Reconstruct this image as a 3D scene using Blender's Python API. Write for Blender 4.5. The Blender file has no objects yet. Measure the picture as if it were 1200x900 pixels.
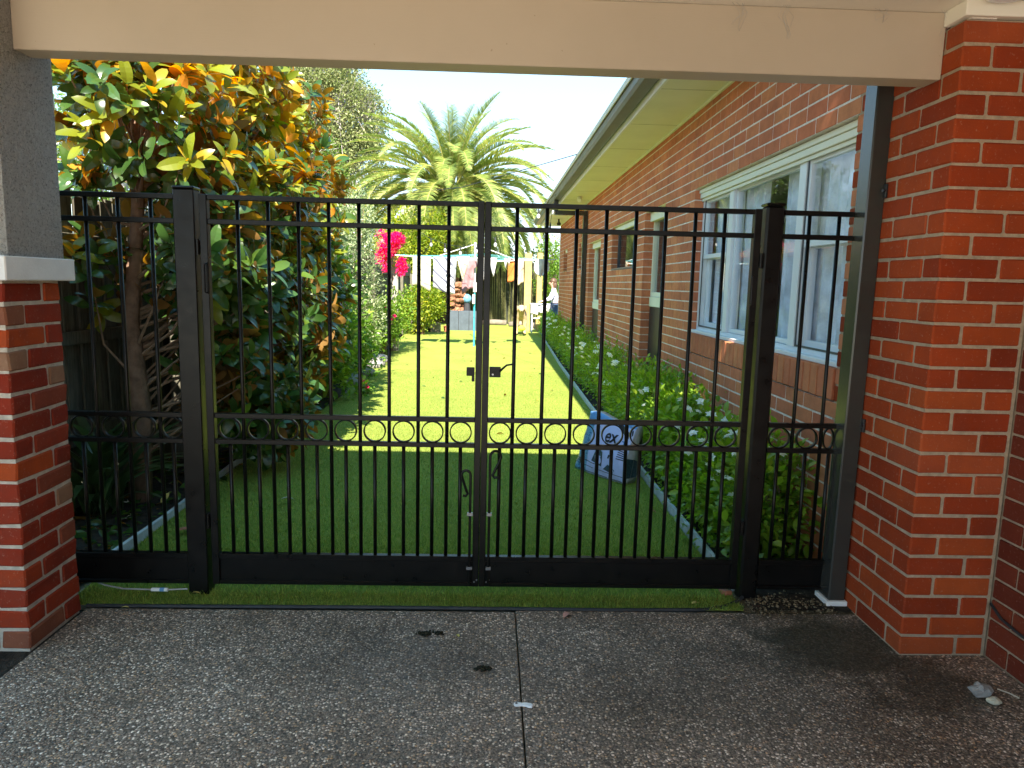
import bpy, math, random
import numpy as np
from mathutils import Vector, Matrix, Euler
random.seed(7); RNG = np.random.default_rng(7)
scene = bpy.context.scene
COL = scene.collection
R = math.radians

# ---------------------------------------------------------------- camera
cam_data = bpy.data.cameras.new("camera"); cam = bpy.data.objects.new("camera", cam_data); COL.objects.link(cam)
cam_data.sensor_width = 36.0; cam_data.lens = 830 / 1200 * 36; cam_data.clip_start = 0.05; cam_data.clip_end = 2000
CAMP = Vector((0, 0, 1.486))
cam.matrix_world = Matrix.Translation(CAMP) @ (Matrix.Rotation(R(-1.8), 4, 'Z') @ Matrix.Rotation(R(90 - 8.04), 4, 'X') @ Matrix.Rotation(R(1.35), 4, 'Z'))
scene.camera = cam
scene.render.resolution_x = 1024; scene.render.resolution_y = 768
# ---------------------------------------------------------------- sky and sun
SUN_EL, SUN_AZ = R(44.5), R(178.5)      # azimuth of the sun measured from +Y towards -X ... the sun stands behind the camera
sun_dir = Vector((-math.sin(SUN_AZ) * math.cos(SUN_EL), math.cos(SUN_AZ) * math.cos(SUN_EL), math.sin(SUN_EL)))
world = bpy.data.worlds.new("World"); scene.world = world; world.use_nodes = True
nt = world.node_tree; bg = nt.nodes['Background']
sky = nt.nodes.new('ShaderNodeTexSky'); sky.sky_type = 'NISHITA'; sky.sun_disc = False
sky.sun_elevation = SUN_EL; sky.sun_rotation = math.atan2(sun_dir.x, sun_dir.y)
sky.air_density = 1.0; sky.dust_density = 0.0; sky.ozone_density = 6.0; sky.altitude = 50
hs = nt.nodes.new('ShaderNodeHueSaturation'); hs.inputs['Saturation'].default_value = 1.285; nt.links.new(sky.outputs[0], hs.inputs['Color'])
tn = nt.nodes.new('ShaderNodeMix'); tn.data_type = 'RGBA'; tn.blend_type = 'MULTIPLY'; tn.inputs[0].default_value = 1; tn.inputs[7].default_value = (1.52, 1.56, 1.62, 1)
gm = nt.nodes.new('ShaderNodeGamma'); gm.inputs['Gamma'].default_value = 0.3; nt.links.new(hs.outputs[0], gm.inputs[0]); nt.links.new(gm.outputs[0], tn.inputs[6]); nt.links.new(tn.outputs[2], bg.inputs['Color']); bg.inputs['Strength'].default_value = 0.10
sd = bpy.data.lights.new("sun", 'SUN'); sd.energy = 2.6; sd.angle = R(0.5); sd.color = (1.0, 0.91, 0.76)
sun = bpy.data.objects.new("sun", sd); COL.objects.link(sun)
sun.rotation_euler = sun_dir.to_track_quat('Z', 'Y').to_euler(); sun.location = (0, -8, 12)
scene.view_settings.view_transform = 'Standard'; scene.view_settings.look = 'None'
scene.view_settings.exposure = 2.95; scene.view_settings.gamma = 1.0
try:
    scene.cycles.max_bounces = 10; scene.cycles.diffuse_bounces = 6; scene.cycles.transparent_max_bounces = 12
    scene.cycles.sample_clamp_indirect = 6
except Exception: pass

# ---------------------------------------------------------------- materials
MATS = {}
class NB:
    def __init__(s, name):
        m = bpy.data.materials.new(name); m.use_nodes = True; s.m = m; s.nt = m.node_tree
        s.p = s.nt.nodes['Principled BSDF']; s.out = s.nt.nodes['Material Output']; MATS[name] = m
    def n(s, t, **kw):
        nd = s.nt.nodes.new(t)
        for k, v in kw.items():
            setattr(nd, k, v)
        return nd
    def l(s, a, b): s.nt.links.new(a, b)
    def coord(s, which='Object', scale=(1, 1, 1)):
        tc = s.n('ShaderNodeTexCoord'); mp = s.n('ShaderNodeMapping'); mp.inputs['Scale'].default_value = scale
        s.l(tc.outputs[which], mp.inputs[0]); return mp.outputs[0]
    def pos(s, scale=(1, 1, 1)):
        g = s.n('ShaderNodeNewGeometry'); mp = s.n('ShaderNodeMapping'); mp.inputs['Scale'].default_value = scale
        s.l(g.outputs['Position'], mp.inputs[0]); return mp.outputs[0]
    def noise(s, vec, scale, detail=3, rough=.55):
        t = s.n('ShaderNodeTexNoise'); t.inputs['Scale'].default_value = scale; t.inputs['Detail'].default_value = detail
        t.inputs['Roughness'].default_value = rough
        if vec is not None: s.l(vec, t.inputs['Vector'])
        return t.outputs['Fac']
    def ramp(s, fac, stops, interp='LINEAR'):
        r = s.n('ShaderNodeValToRGB'); cr = r.color_ramp; cr.interpolation = interp
        while len(cr.elements) < len(stops): cr.elements.new(.5)
        for e, (p, c) in zip(cr.elements, stops): e.position = p; e.color = (*c, 1) if len(c) == 3 else c
        s.l(fac, r.inputs[0]); return r.outputs[0]
    def mix(s, fac, a, b, mode='MIX'):
        x = s.n('ShaderNodeMix', data_type='RGBA', blend_type=mode)
        for i, v in ((0, fac), (6, a), (7, b)):
            if isinstance(v, (int, float)): x.inputs[i].default_value = v
            elif isinstance(v, tuple): x.inputs[i].default_value = (*v, 1)
            else: s.l(v, x.inputs[i])
        return x.outputs[2]
    def bump(s, h, strength=.3, dist=.01):
        b = s.n('ShaderNodeBump'); b.inputs['Strength'].default_value = strength; b.inputs['Distance'].default_value = dist
        s.l(h, b.inputs['Height']); s.l(b.outputs[0], s.p.inputs['Normal']); return b
    def set(s, color=None, rough=None, metal=None, spec=None):
        if color is not None:
            if isinstance(color, tuple): s.p.inputs['Base Color'].default_value = (*color, 1)
            else: s.l(color, s.p.inputs['Base Color'])
        if rough is not None:
            if isinstance(rough, (int, float)): s.p.inputs['Roughness'].default_value = rough
            else: s.l(rough, s.p.inputs['Roughness'])
        if metal is not None: s.p.inputs['Metallic'].default_value = metal
        if spec is not None: s.p.inputs['Specular IOR Level'].default_value = spec
        return s.m

def scale_c(c, k): return tuple(min(1, x * k) for x in c)
def simple(name, c, rough=.6, spec=.5, var=.25, nscale=8, bump=0, bscale=60, metal=0):
    b = NB(name); v = b.pos(); f = b.noise(v, nscale, 4)
    col = b.ramp(f, [(.3, scale_c(c, 1 - var)), (.7, scale_c(c, 1 + var))])
    b.set(col, rough, metal, spec)
    if bump: b.bump(b.noise(v, bscale, 3), bump, .01)
    return b.m

def brick_mat(name, stops, island, mottle=.35, bumpy=.5):
    b = NB(name); v = b.pos()
    if island: rnd = b.n('ShaderNodeNewGeometry').outputs['Random Per Island']
    else: rnd = b.n('ShaderNodeObjectInfo').outputs['Random']
    base = b.ramp(rnd, stops)
    f = b.noise(v, 14, 5, .65)
    c = b.mix(b.ramp(f, [(.35, (0, 0, 0)), (.75, (mottle,) * 3)]), base, (.16, .045, .03))
    f2 = b.noise(v, 70, 3, .7)
    f4 = b.noise(v, 2.2, 4, .6); c = b.mix(1., c, b.ramp(f4, [(.3, (.78, .78, .8)), (.7, (1.12, 1.12, 1.1))]), 'MULTIPLY')
    c = b.mix(b.ramp(f2, [(.60, (0, 0, 0)), (.74, (.35,) * 3)]), c, (.42, .27, .2))
    b.set(c, .9, spec=.12); b.bump(b.noise(v, 120, 4, .7), bumpy, .004)
    return b.m
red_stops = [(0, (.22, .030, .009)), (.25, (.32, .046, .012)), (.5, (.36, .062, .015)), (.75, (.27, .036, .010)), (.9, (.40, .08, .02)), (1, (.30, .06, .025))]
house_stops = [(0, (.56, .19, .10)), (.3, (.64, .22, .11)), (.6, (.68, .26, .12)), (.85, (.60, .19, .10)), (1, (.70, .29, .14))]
old_stops = [(0, (.20, .02, .009)), (.4, (.27, .03, .012)), (.6, (.23, .03, .013)), (.68, (.24, .12, .07)), (.76, (.28, .16, .10)), (.8, (.42, .17, .12)), (.86, (.3, .035, .012)), (1, (.42, .07, .015))]
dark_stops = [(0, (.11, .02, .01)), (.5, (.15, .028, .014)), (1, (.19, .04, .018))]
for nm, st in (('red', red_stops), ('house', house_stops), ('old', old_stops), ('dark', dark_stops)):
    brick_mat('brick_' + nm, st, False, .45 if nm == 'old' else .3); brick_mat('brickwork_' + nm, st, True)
def mortar(name, c):
    b = NB(name); v = b.pos(); f = b.noise(v, 30, 5, .7)
    b.set(b.ramp(f, [(.3, scale_c(c, .7)), (.7, scale_c(c, 1.15))]), .95, spec=.1); b.bump(b.noise(v, 150, 4, .8), .8, .006); return b.m
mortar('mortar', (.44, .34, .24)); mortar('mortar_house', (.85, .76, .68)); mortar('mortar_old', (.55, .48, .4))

b = NB('beam_paint'); v = b.pos(); c = b.ramp(b.noise(v, 1.2, 4), [(.3, (.45, .365, .28)), (.7, (.51, .415, .325))]); c = b.mix(b.ramp(b.noise(v, 38, 2), [(.74, (0, 0, 0)), (.78, (.5,) * 3)]), c, (.25, .18, .12)); b.set(c, .55, spec=.3); b.bump(b.noise(b.pos((1, 1, 12)), 25, 3), .12, .004)
simple('ceiling_paint', (.78, .72, .62), .8, .2, .06, 1.5)
simple('white_paint', (.80, .80, .78), .45, .5, .03, 3)
simple('cap_paint', (.72, .72, .72), .7, .3, .06, 12, .15, 120)
simple('window_paint', (.72, .76, .8), .35, .5, .04, 3)
simple('soffit_paint', (.76, .75, .62), .6, .3, .04, 3)
simple('soffit_line', (.42, .42, .3), .7)
simple('gutter_metal', (.13, .14, .15), .4, .5, .1, 6)
simple('gutter_lip', (.5, .47, .36), .5, .5, .15, 6)
simple('roof_tile', (.24, .12, .08), .8)
simple('dark_frame', (.05, .055, .065), .4)
simple('grey_steel', (.035, .036, .033), .22, .6, .12, 5)
simple('charcoal', (.02, .022, .025), .4)
simple('cream_plastic', (.8, .78, .7), .4)
simple('white_plastic', (.82, .84, .9), .35)
simple('blue_plastic', (.12, .3, .55), .4)
simple('black_rubber', (.025, .026, .028), .6, .4, .3, 20)
simple('edging_board', (.46, .50, .52), .75, .3, .2, 14, .2, 60)
simple('bark', (.17, .11, .075), .9, .2, .35, 14, .7, 45)
simple('branch_bark', (.22, .15, .10), .8, .2, .3, 20, .4, 60)
simple('pale_bark', (.32, .3, .28), .9, .2, .25, 14, .5, 45)
simple('twig_grey', (.40, .36, .36), .9)
simple('palm_boot', (.16, .09, .055), .95, .1, .5, 9, .9, 14)
simple('post_timber', (.42, .30, .11), .8, .2, .15, 8, .3, 30)
simple('log_timber', (.2, .17, .14), .9, .2, .3, 8, .5, 30)
simple('stone', (.25, .24, .23), .9, .2, .3, 8, .5, 40)
simple('rust_stone', (.25, .12, .07), .9, .2, .5, 7, .6, 30)
simple('bluestone_panel', (.075, .095, .12), .8, .2, .15, 6)
simple('ball_glaze', (.12, .28, .42), .15)
simple('black_pot', (.03, .03, .035), .5)
simple('crate_wood', (.3, .24, .17), .8)
simple('terracotta', (.5, .15, .08), .8)
simple('cyan_paint', (.05, .42, .55), .4)
simple('line_cord', (.15, .6, .65), .6)
simple('alloy', (.75, .77, .8), .35, .5, .05)
simple('bulb_glass', (.7, .7, .68), .1)
simple('black_wire', (.02, .02, .02), .5)
simple('skin', (.55, .32, .24), .5, .4, .06)
simple('hair_brown', (.09, .045, .025), .5, .4, .3, 40)
simple('jeans', (.05, .08, .16), .8)
simple('dog_coat', (.50, .36, .22), .9, .1, .2, 14, .5, 60)
simple('dog_nose', (.02, .018, .018), .4)
simple('tennis_felt', (.55, .65, .05), .95)
simple('leaf_rust', (.35, .12, .06), .7); simple('leaf_pale', (.5, .47, .36), .7); simple('leaf_straw', (.5, .42, .12), .7)
simple('leaf_pink', (.5, .25, .2), .7); simple('moss_dirt', (.03, .03, .02), .95, .1, .5, 60, .6, 90)
simple('cloth_cream', (0.465, 0.446, 0.31), .9); simple('cloth_white', (0.496, 0.496, 0.508), .9); simple('cloth_grey', (.3, .31, .36), .9)
simple('cloth_mauve', (.30, .16, .18), .9); simple('cloth_orange', (.5, .16, .03), .9); simple('cloth_peach', (0.496, 0.422, 0.31), .9)
simple('yellow_box', (.62, .58, .2), .6); simple('cable_grey', (.35, .34, .33), .5)
simple('room_wall', (.45, .47, .5), .9); simple('blind_fabric', (.7, .74, .8), .9)
simple('bamboo', (.13, .13, .045), .6, .4, .4, 5); simple('bamboo_backing', (.035, .04, .025), .9)
simple('concrete', (.66, .58, .48), .85, .2, .1, 3, .2, 60)
simple('bolt_steel', (.3, .3, .32), .35, .5, .1, 20, metal=.8)

# shirt print
b = NB('shirt_print'); v = b.pos(); f = b.noise(v, 22, 2)
b.set(b.ramp(f, [(.45, (.75, .73, .82)), (.55, (.42, .4, .55))]), .9)
b = NB('sheet_stripe'); v = b.coord('Object'); w = b.n('ShaderNodeTexWave'); w.inputs['Scale'].default_value = 1.6; w.inputs['Distortion'].default_value = 3.; w.inputs['Detail'].default_value = 2
mp = b.n('ShaderNodeMapping'); mp.inputs['Rotation'].default_value = (0, R(50), 0); b.l(v, mp.inputs[0]); b.l(mp.outputs[0], w.inputs[0])
b.set(b.ramp(w.outputs['Fac'], [(.0, (.08, .09, .13)), (.10, (.12, .12, .18)), (.17, (.48, .48, .55))]), .9)
# gate paint
b = NB('gate_paint'); v = b.pos(); f = b.noise(v, 9, 4)
b.set(b.ramp(f, [(.3, (.003, .003, .003)), (.75, (.006, .0055, .005))]), b.ramp(b.noise(v, 18, 4), [(.3, (.26,) * 3), (.7, (.4,) * 3)]), spec=.22)
b.bump(b.noise(v, 90, 2), .05, .002)
# render column (roughcast)
b = NB('roughcast'); v = b.pos(); f = b.noise(v, 60, 6, .75)
f3 = b.noise(v, 120, 3, .8); cc = b.mix(b.ramp(f3, [(.36, (1, 1, 1)), (.46, (0, 0, 0))]), b.ramp(f, [(.3, (.70, .66, .62)), (.7, (.88, .85, .81))]), (.42, .39, .36))
b.set(cc, .95, spec=.1); b.bump(b.noise(v, 110, 5, .8), 1., .06)
# exposed aggregate
b = NB('exposed_aggregate'); v = b.pos()
wv = b.n('ShaderNodeTexNoise'); wv.inputs['Scale'].default_value = 60; b.l(v, wv.inputs['Vector'])
vv = b.mix(.012, v, wv.outputs['Color'])
vo = b.n('ShaderNodeTexVoronoi'); vo.inputs['Scale'].default_value = 98; b.l(vv, vo.inputs['Vector'])
vo2 = b.n('ShaderNodeTexVoronoi'); vo2.inputs['Scale'].default_value = 190; b.l(vv, vo2.inputs['Vector'])
sep = b.n('ShaderNodeSeparateColor'); b.l(vo.outputs['Color'], sep.inputs[0])
sep2 = b.n('ShaderNodeSeparateColor'); b.l(vo2.outputs['Color'], sep2.inputs[0])
agg = b.ramp(sep.outputs[0], [(0, (.05, .04, .035)), (.25, (.20, .17, .15)), (.5, (.46, .39, .34)), (.62, (.62, .43, .26)), (.70, (.34, .31, .31)), (.84, (.80, .72, .62)), (.95, (.95, .9, .84))])
agg2 = b.ramp(sep2.outputs[1], [(0, (.08, .07, .06)), (.6, (.32, .28, .25)), (1, (.7, .6, .5))])
mask = b.ramp(vo.outputs['Distance'], [(.36, (0, 0, 0)), (.50, (1, 1, 1))])
c = b.mix(mask, agg, b.mix(.55, agg2, (.04, .034, .028)))
# stains with their own shape: mould near the right pier, patches elsewhere
sx = b.n('ShaderNodeSeparateXYZ'); b.l(b.pos(), sx.inputs[0])
def gauss(cx, cy, rx, ry, k):
    vm = b.n('ShaderNodeMapping'); vm.inputs['Location'].default_value = (-cx / rx, -cy / ry, 0); vm.inputs['Scale'].default_value = (1 / rx, 1 / ry, 0)
    b.l(b.n('ShaderNodeNewGeometry').outputs['Position'], vm.inputs[0])
    ln = b.n('ShaderNodeVectorMath', operation='LENGTH'); b.l(vm.outputs[0], ln.inputs[0])
    nz = b.noise(v, 5, 5, .7)
    ad = b.n('ShaderNodeMath', operation='MULTIPLY_ADD'); b.l(nz, ad.inputs[0]); ad.inputs[1].default_value = 1.1; hf = b.n('ShaderNodeMath', operation='MULTIPLY_ADD'); b.l(ln.outputs['Value'], hf.inputs[0]); hf.inputs[1].default_value = .55; hf.inputs[2].default_value = -.2; b.l(hf.outputs[0], ad.inputs[2])
    return b.ramp(ad.outputs[0], [(.85, (k, k, k)), (1.0, (k * .6,) * 3)] if False else [(.0, (k, k, k)), (.62, (k, k, k)), (1.0, (0, 0, 0))])
c = b.mix(gauss(1.5, 2.78, .45, .33, .88), c, (.035, .035, .022), 'MIX'); c = b.mix(gauss(1.75, 2.45, .3, .22, .7), c, (.04, .038, .025), 'MIX')
c = b.mix(gauss(.95, 2.5, .7, .45, .45), c, (.045, .042, .035), 'MIX')
c = b.mix(gauss(-.35, 2.6, .5, .3, .35), c, (.06, .045, .03), 'MIX')
big = b.ramp(b.noise(v, 1.6, 4), [(.35, (.80, .68, .58)), (.65, (1.25, 1.12, 1.02))])
c = b.mix(1.0, c, big, 'MULTIPLY')
b.set(c, b.ramp(sep.outputs[1], [(0, (.35,) * 3), (1, (.8,) * 3)]), spec=.4)
inv = b.ramp(vo.outputs['Distance'], [(0, (1, 1, 1)), (.5, (0, 0, 0))]); b.bump(inv, .9, .004)
# turf
def turf(name, lo, hi):
    b = NB(name); v = b.pos(); f = b.noise(v, 260, 3, .7); f2 = b.noise(v, 1.3, 4)
    c = b.ramp(f, [(.3, lo), (.7, hi)]); c = b.mix(1., c, b.ramp(f2, [(.3, (.85,) * 3), (.7, (1.1,) * 3)]), 'MULTIPLY')
    b.set(c, .9, spec=.15); b.bump(f, .7, .01); return b.m
turf('turf_base', (.13, .20, .035), (.34, .36, .07))
def leafmat(name, top, under=None, trans=.3, rough=.35, var=.35, spec=.5, hue=None):
    b = NB(name); rnd = b.n('ShaderNodeNewGeometry').outputs['Random Per Island']
    hi = hue or scale_c(top, 1 + var)
    c = b.ramp(rnd, [(0, scale_c(top, 1 - var)), (.6, top), (1, hi)])
    if under:
        bf = b.n('ShaderNodeNewGeometry').outputs['Backfacing']
        cu = b.ramp(rnd, [(0, scale_c(under, .65)), (1, scale_c(under, 1.3))]); c = b.mix(bf, c, cu)
        rr = b.ramp(bf, [(0, (rough,) * 3), (1, (.8,) * 3)]); b.l(rr, b.p.inputs['Roughness'])
    else: b.p.inputs['Roughness'].default_value = rough
    b.l(c, b.p.inputs['Base Color']); b.p.inputs['Specular IOR Level'].default_value = spec
    t = b.n('ShaderNodeBsdfTranslucent'); tc = b.n('ShaderNodeHueSaturation')
    b.l(c, tc.inputs['Color']); tc.inputs['Saturation'].default_value = 1.1; tc.inputs['Value'].default_value = 1.8
    b.l(tc.outputs[0], t.inputs[0])
    ms = b.n('ShaderNodeMixShader'); ms.inputs[0].default_value = trans
    b.l(b.p.outputs[0], ms.inputs[1]); b.l(t.outputs[0], ms.inputs[2]); b.l(ms.outputs[0], b.out.inputs[0]); return b.m
leafmat('magnolia_leaf', (.048, .11, .024), (.22, .115, .024), .36, .22, .4, .6, (.10, .17, .02))
leafmat('magnolia_young_leaf', (.20, .24, .02), (.50, .22, .02), .4, .3, .35, .5, (.42, .26, .02))  # golden tone paints sunlight glowing through the upper leaves
leafmat('gardenia_leaf', (.20, .34, .035), None, .45, .35, .4, .5, (.32, .42, .05))
leafmat('lime_leaf', (.13, .24, .03), None, .4, .5, .35, .3, (.26, .36, .05))
leafmat('variegated_leaf', (.22, .28, .12), None, .3, .5, .4, .3, (.6, .62, .42))
leafmat('yellow_leaf', (.20, .28, .03), None, .4, .5, .4, .3, (.42, .40, .04))
leafmat('far_leaf', (.22, .26, .10), None, .35, .6, .45, .2, (.42, .42, .24))
leafmat('far_green_leaf', (.12, .2, .04), None, .35, .6, .4, .2, (.24, .32, .07))
leafmat('hedge_dark_leaf', (.06, .10, .02), None, .2, .5, .4, .3)
leafmat('palm_leaf', (.18, .24, .055), None, .35, .4, .4, .4, (.34, .34, .09))
leafmat('pink_bract', (.75, .015, .16), None, .4, .6, .25, .2, (.85, .05, .3))
leafmat('white_petal', (.82, .83, .8), None, .3, .5, .05, .3)
leafmat('strap_leaf', (.05, .09, .03), None, .2, .3, .4, .5)
leafmat('blade', (.20, .30, .06), None, .4, .55, .35, .2, (.40, .42, .10))
simple('rachis', (.4, .38, .12), .6)
simple('soil', (.035, .028, .022), .95, .1, .5, 25, .8, 60)
# weathered timber palings
b = NB('paling_wood'); g = b.pos((1, 1, .12)); f = b.noise(g, 60, 5, .6); rnd = b.n('ShaderNodeObjectInfo').outputs['Random']
c = b.ramp(f, [(.3, (.07, .065, .05)), (.7, (.16, .15, .115))]); c = b.mix(1., c, b.ramp(rnd, [(0, (.7,) * 3), (1, (1.25,) * 3)]), 'MULTIPLY')
b.set(c, .9, spec=.15); b.bump(f, .4, .004)
# window glass
b = NB('window_glass'); fr = b.n('ShaderNodeFresnel'); fr.inputs['IOR'].default_value = 1.6
gl = b.n('ShaderNodeBsdfGlossy'); gl.inputs['Roughness'].default_value = .01; tr = b.n('ShaderNodeBsdfTransparent'); tr.inputs[0].default_value = (.96, .98, 1, 1)
ms = b.n('ShaderNodeMixShader'); bfm = b.n('ShaderNodeMath', operation='MULTIPLY_ADD'); b.l(b.n('ShaderNodeNewGeometry').outputs['Backfacing'], bfm.inputs[0]); bfm.inputs[1].default_value = -1; bfm.inputs[2].default_value = 1; fm_ = b.n('ShaderNodeMath', operation='MULTIPLY'); b.l(fr.outputs[0], fm_.inputs[0]); b.l(bfm.outputs[0], fm_.inputs[1]); b.l(fm_.outputs[0], ms.inputs[0]); b.l(tr.outputs[0], ms.inputs[1]); b.l(gl.outputs[0], ms.inputs[2]); b.l(ms.outputs[0], b.out.inputs[0])
# bag print: a flat printed film, laid out over the bag's own local coordinates
b = NB('bag_film'); v = b.coord('Object'); s3 = b.n('ShaderNodeSeparateXYZ'); b.l(v, s3.inputs[0])
nz = b.noise(v, 42, 4, .8)
flor = b.ramp(nz, [(.36, (.02, .05, .12)), (.46, (.05, .2, .42)), (.52, (.2, .42, .62)), (.6, (.06, .24, .3)), (.68, (.5, .62, .7))])
edge = b.ramp(s3.outputs[0], [(.15, (1, 1, 1)), (.16, (0, 0, 0))])
c = b.mix(edge, (.50, .53, .84), flor)
band = b.ramp(s3.outputs[2], [(.41, (0, 0, 0)), (.415, (1, 1, 1))]); c = b.mix(band, c, (.12, .3, .62))
b.set(c, .28, spec=.5); b.bump(b.noise(v, 14, 3), .5, .02)
simple('bag_side', (.42, .40, .44), .35, .5, .2, 9, .5, 14)
simple('print_black', (.02, .02, .03), .4); simple('print_blue', (.06, .2, .5), .4); simple('print_dark', (.04, .07, .1), .4, .5, .5, 60)
simple('print_pale', (.65, .68, .8), .4)

# ---------------------------------------------------------------- object helpers
def tag(o, label=None, cat=None, group=None, kind=None):
    if label: o['label'] = label
    if cat: o['category'] = cat
    if group: o['group'] = group
    if kind: o['kind'] = kind
    return o
def thing(name, label, cat, loc=(0, 0, 0), group=None):
    o = bpy.data.objects.new(name, None); COL.objects.link(o); o.location = loc; o.empty_display_size = .1
    return tag(o, label, cat, group)
def wloc(o):
    v = Vector((0, 0, 0))
    while o is not None: v += o.location; o = o.parent
    return v
def link(name, me, parent=None, mat=None, origin=None):
    """mesh given in world coordinates -> object; children keep world placement"""
    if mat and not me.materials: me.materials.append(MATS[mat])
    o = bpy.data.objects.new(name, me); COL.objects.link(o)
    if parent is not None: o.parent = parent
    base = wloc(parent) if parent is not None else Vector((0, 0, 0))
    if origin is not None:
        me.transform(Matrix.Translation(-Vector(origin))); o.location = Vector(origin) - base
    elif parent is not None: me.transform(Matrix.Translation(-base))
    return o
def inst(name, me, parent, loc, rot=(0, 0, 0), sc=(1, 1, 1)):
    o = bpy.data.objects.new(name, me); COL.objects.link(o); o.parent = parent
    o.location = Vector(loc) - (wloc(parent) if parent else Vector((0, 0, 0))); o.rotation_euler = rot; o.scale = sc; return o
class MB:
    def __init__(s): s.v = []; s.f = []; s.mi = []; s.cur = 0
    def add(s, vs, fs):
        o = len(s.v); s.v += [tuple(p) for p in vs]; s.f += [tuple(i + o for i in f) for f in fs]; s.mi += [s.cur] * len(fs); return s
    def box(s, x0, x1, y0, y1, z0, z1, ch=0, rot=None, piv=None, jit=0):
        if ch <= 0:
            vs = [(x, y, z) for z in (z0, z1) for y in (y0, y1) for x in (x0, x1)]
            fs = [(0, 2, 3, 1), (4, 5, 7, 6), (0, 1, 5, 4), (2, 6, 7, 3), (0, 4, 6, 2), (1, 3, 7, 5)]
        else:
            vs = []; idx = {}
            for cz, sz in ((z0, 1), (z1, -1)):
                for cy, sy in ((y0, 1), (y1, -1)):
                    for cx, sx in ((x0, 1), (x1, -1)):
                        k = (sx < 0, sy < 0, sz < 0)
                        j = [random.uniform(-jit, jit) for _ in range(3)] if jit else (0, 0, 0)
                        for a in range(3):
                            p = [cx + sx * ch, cy + sy * ch, cz + sz * ch]; p[a] = (cx, cy, cz)[a]
                            idx[(k, a)] = len(vs); vs.append((p[0] + j[0], p[1] + j[1], p[2] + j[2]))
            fs = []
            for a in range(3):
                u, w = (a + 1) % 3, (a + 2) % 3
                for side in (False, True):
                    q = []
                    for du, dw in ((0, 0), (1, 0), (1, 1), (0, 1)):
                        k = [0, 0, 0]; k[a] = side; k[u] = bool(du); k[w] = bool(dw); q.append(idx[(tuple(bool(t) for t in k), a)])
                    fs.append(tuple(q) if side else tuple(q[::-1]))
            for a in range(3):     # edges parallel to axis a, between faces u and w
                u, w = (a + 1) % 3, (a + 2) % 3
                for su in (False, True):
                    for sw in (False, True):
                        k0 = [0, 0, 0]; k0[a] = False; k0[u] = su; k0[w] = sw; k1 = list(k0); k1[a] = True
                        k0 = tuple(map(bool, k0)); k1 = tuple(map(bool, k1))
                        q = (idx[(k0, u)], idx[(k1, u)], idx[(k1, w)], idx[(k0, w)])
                        fs.append(q if (su != sw) else q[::-1])
            for k in [(a, b_, c_) for a in (False, True) for b_ in (False, True) for c_ in (False, True)]:
                q = (idx[(k, 0)], idx[(k, 1)], idx[(k, 2)]); fs.append(q if (k[0] ^ k[1] ^ k[2]) else q[::-1])
        if rot is not None:
            m = rot.to_matrix() if isinstance(rot, Euler) else rot; pv = Vector(piv)
            vs = [tuple(m @ (Vector(p) - pv) + pv) for p in vs]
        return s.add(vs, fs)
    def tube(s, pts, rad, n=6, cap=True):
        pts = [Vector(p) for p in pts]
        if not isinstance(rad, (list, tuple)): rad = [rad] * len(pts)
        vs = []; fs = []; nrm = None
        for i, p in enumerate(pts):
            t = (pts[min(i + 1, len(pts) - 1)] - pts[max(i - 1, 0)]).normalized()
            if nrm is None: nrm = t.orthogonal().normalized()
            nrm = (nrm - t * nrm.dot(t)).normalized() if (nrm - t * nrm.dot(t)).length > 1e-5 else t.orthogonal().normalized()
            bn = t.cross(nrm)
            for k in range(n):
                a = 2 * math.pi * (k + .5) / n; vs.append(p + (nrm * math.cos(a) + bn * math.sin(a)) * rad[i])
        for i in range(len(pts) - 1):
            for k in range(n):
                a, b_ = i * n + k, i * n + (k + 1) % n; fs.append((a, b_, b_ + n, a + n))
        if cap: fs.append(tuple(range(n - 1, -1, -1))); fs.append(tuple(range((len(pts) - 1) * n, len(pts) * n)))
        return s.add(vs, fs)
    def ring(s, c, rad, w, depth, n=32):       # flat bar bent to a circle in the XZ plane
        vs = []; fs = []
        for k in range(n):
            a = 2 * math.pi * k / n
            for r_, y in ((rad, -depth / 2), (rad, depth / 2), (rad - w, depth / 2), (rad - w, -depth / 2)):
                vs.append((c[0] + r_ * math.cos(a), c[1] + y, c[2] + r_ * math.sin(a)))
        for k in range(n):
            for j in range(4):
                a, b_ = k * 4 + j, k * 4 + (j + 1) % 4; c_, d_ = ((k + 1) % n) * 4 + (j + 1) % 4, ((k + 1) % n) * 4 + j
                fs.append((a, b_, c_, d_))
        return s.add(vs, fs)
    def blob(s, c, r, n=10, m=7, seed=0, amp=.15):
        rr = random.Random(seed); vs = [(c[0], c[1], c[2] - r[2])]; fs = []
        for i in range(1, m):
            th = math.pi * i / m
            for k in range(n):
                a = 2 * math.pi * k / n; q = 1 + rr.uniform(-amp, amp)
                vs.append((c[0] + r[0] * q * math.sin(th) * math.cos(a), c[1] + r[1] * q * math.sin(th) * math.sin(a), c[2] - r[2] * q * math.cos(th)))
        vs.append((c[0], c[1], c[2] + r[2])); top = len(vs) - 1
        for k in range(n):
            fs.append((0, 1 + (k + 1) % n, 1 + k)); fs.append((top, top - n + k, top - n + (k + 1) % n))
        for i in range(m - 2):
            for k in range(n):
                a, b_ = 1 + i * n + k, 1 + i * n + (k + 1) % n; fs.append((a, b_, b_ + n, a + n))
        return s.add(vs, fs)
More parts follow.
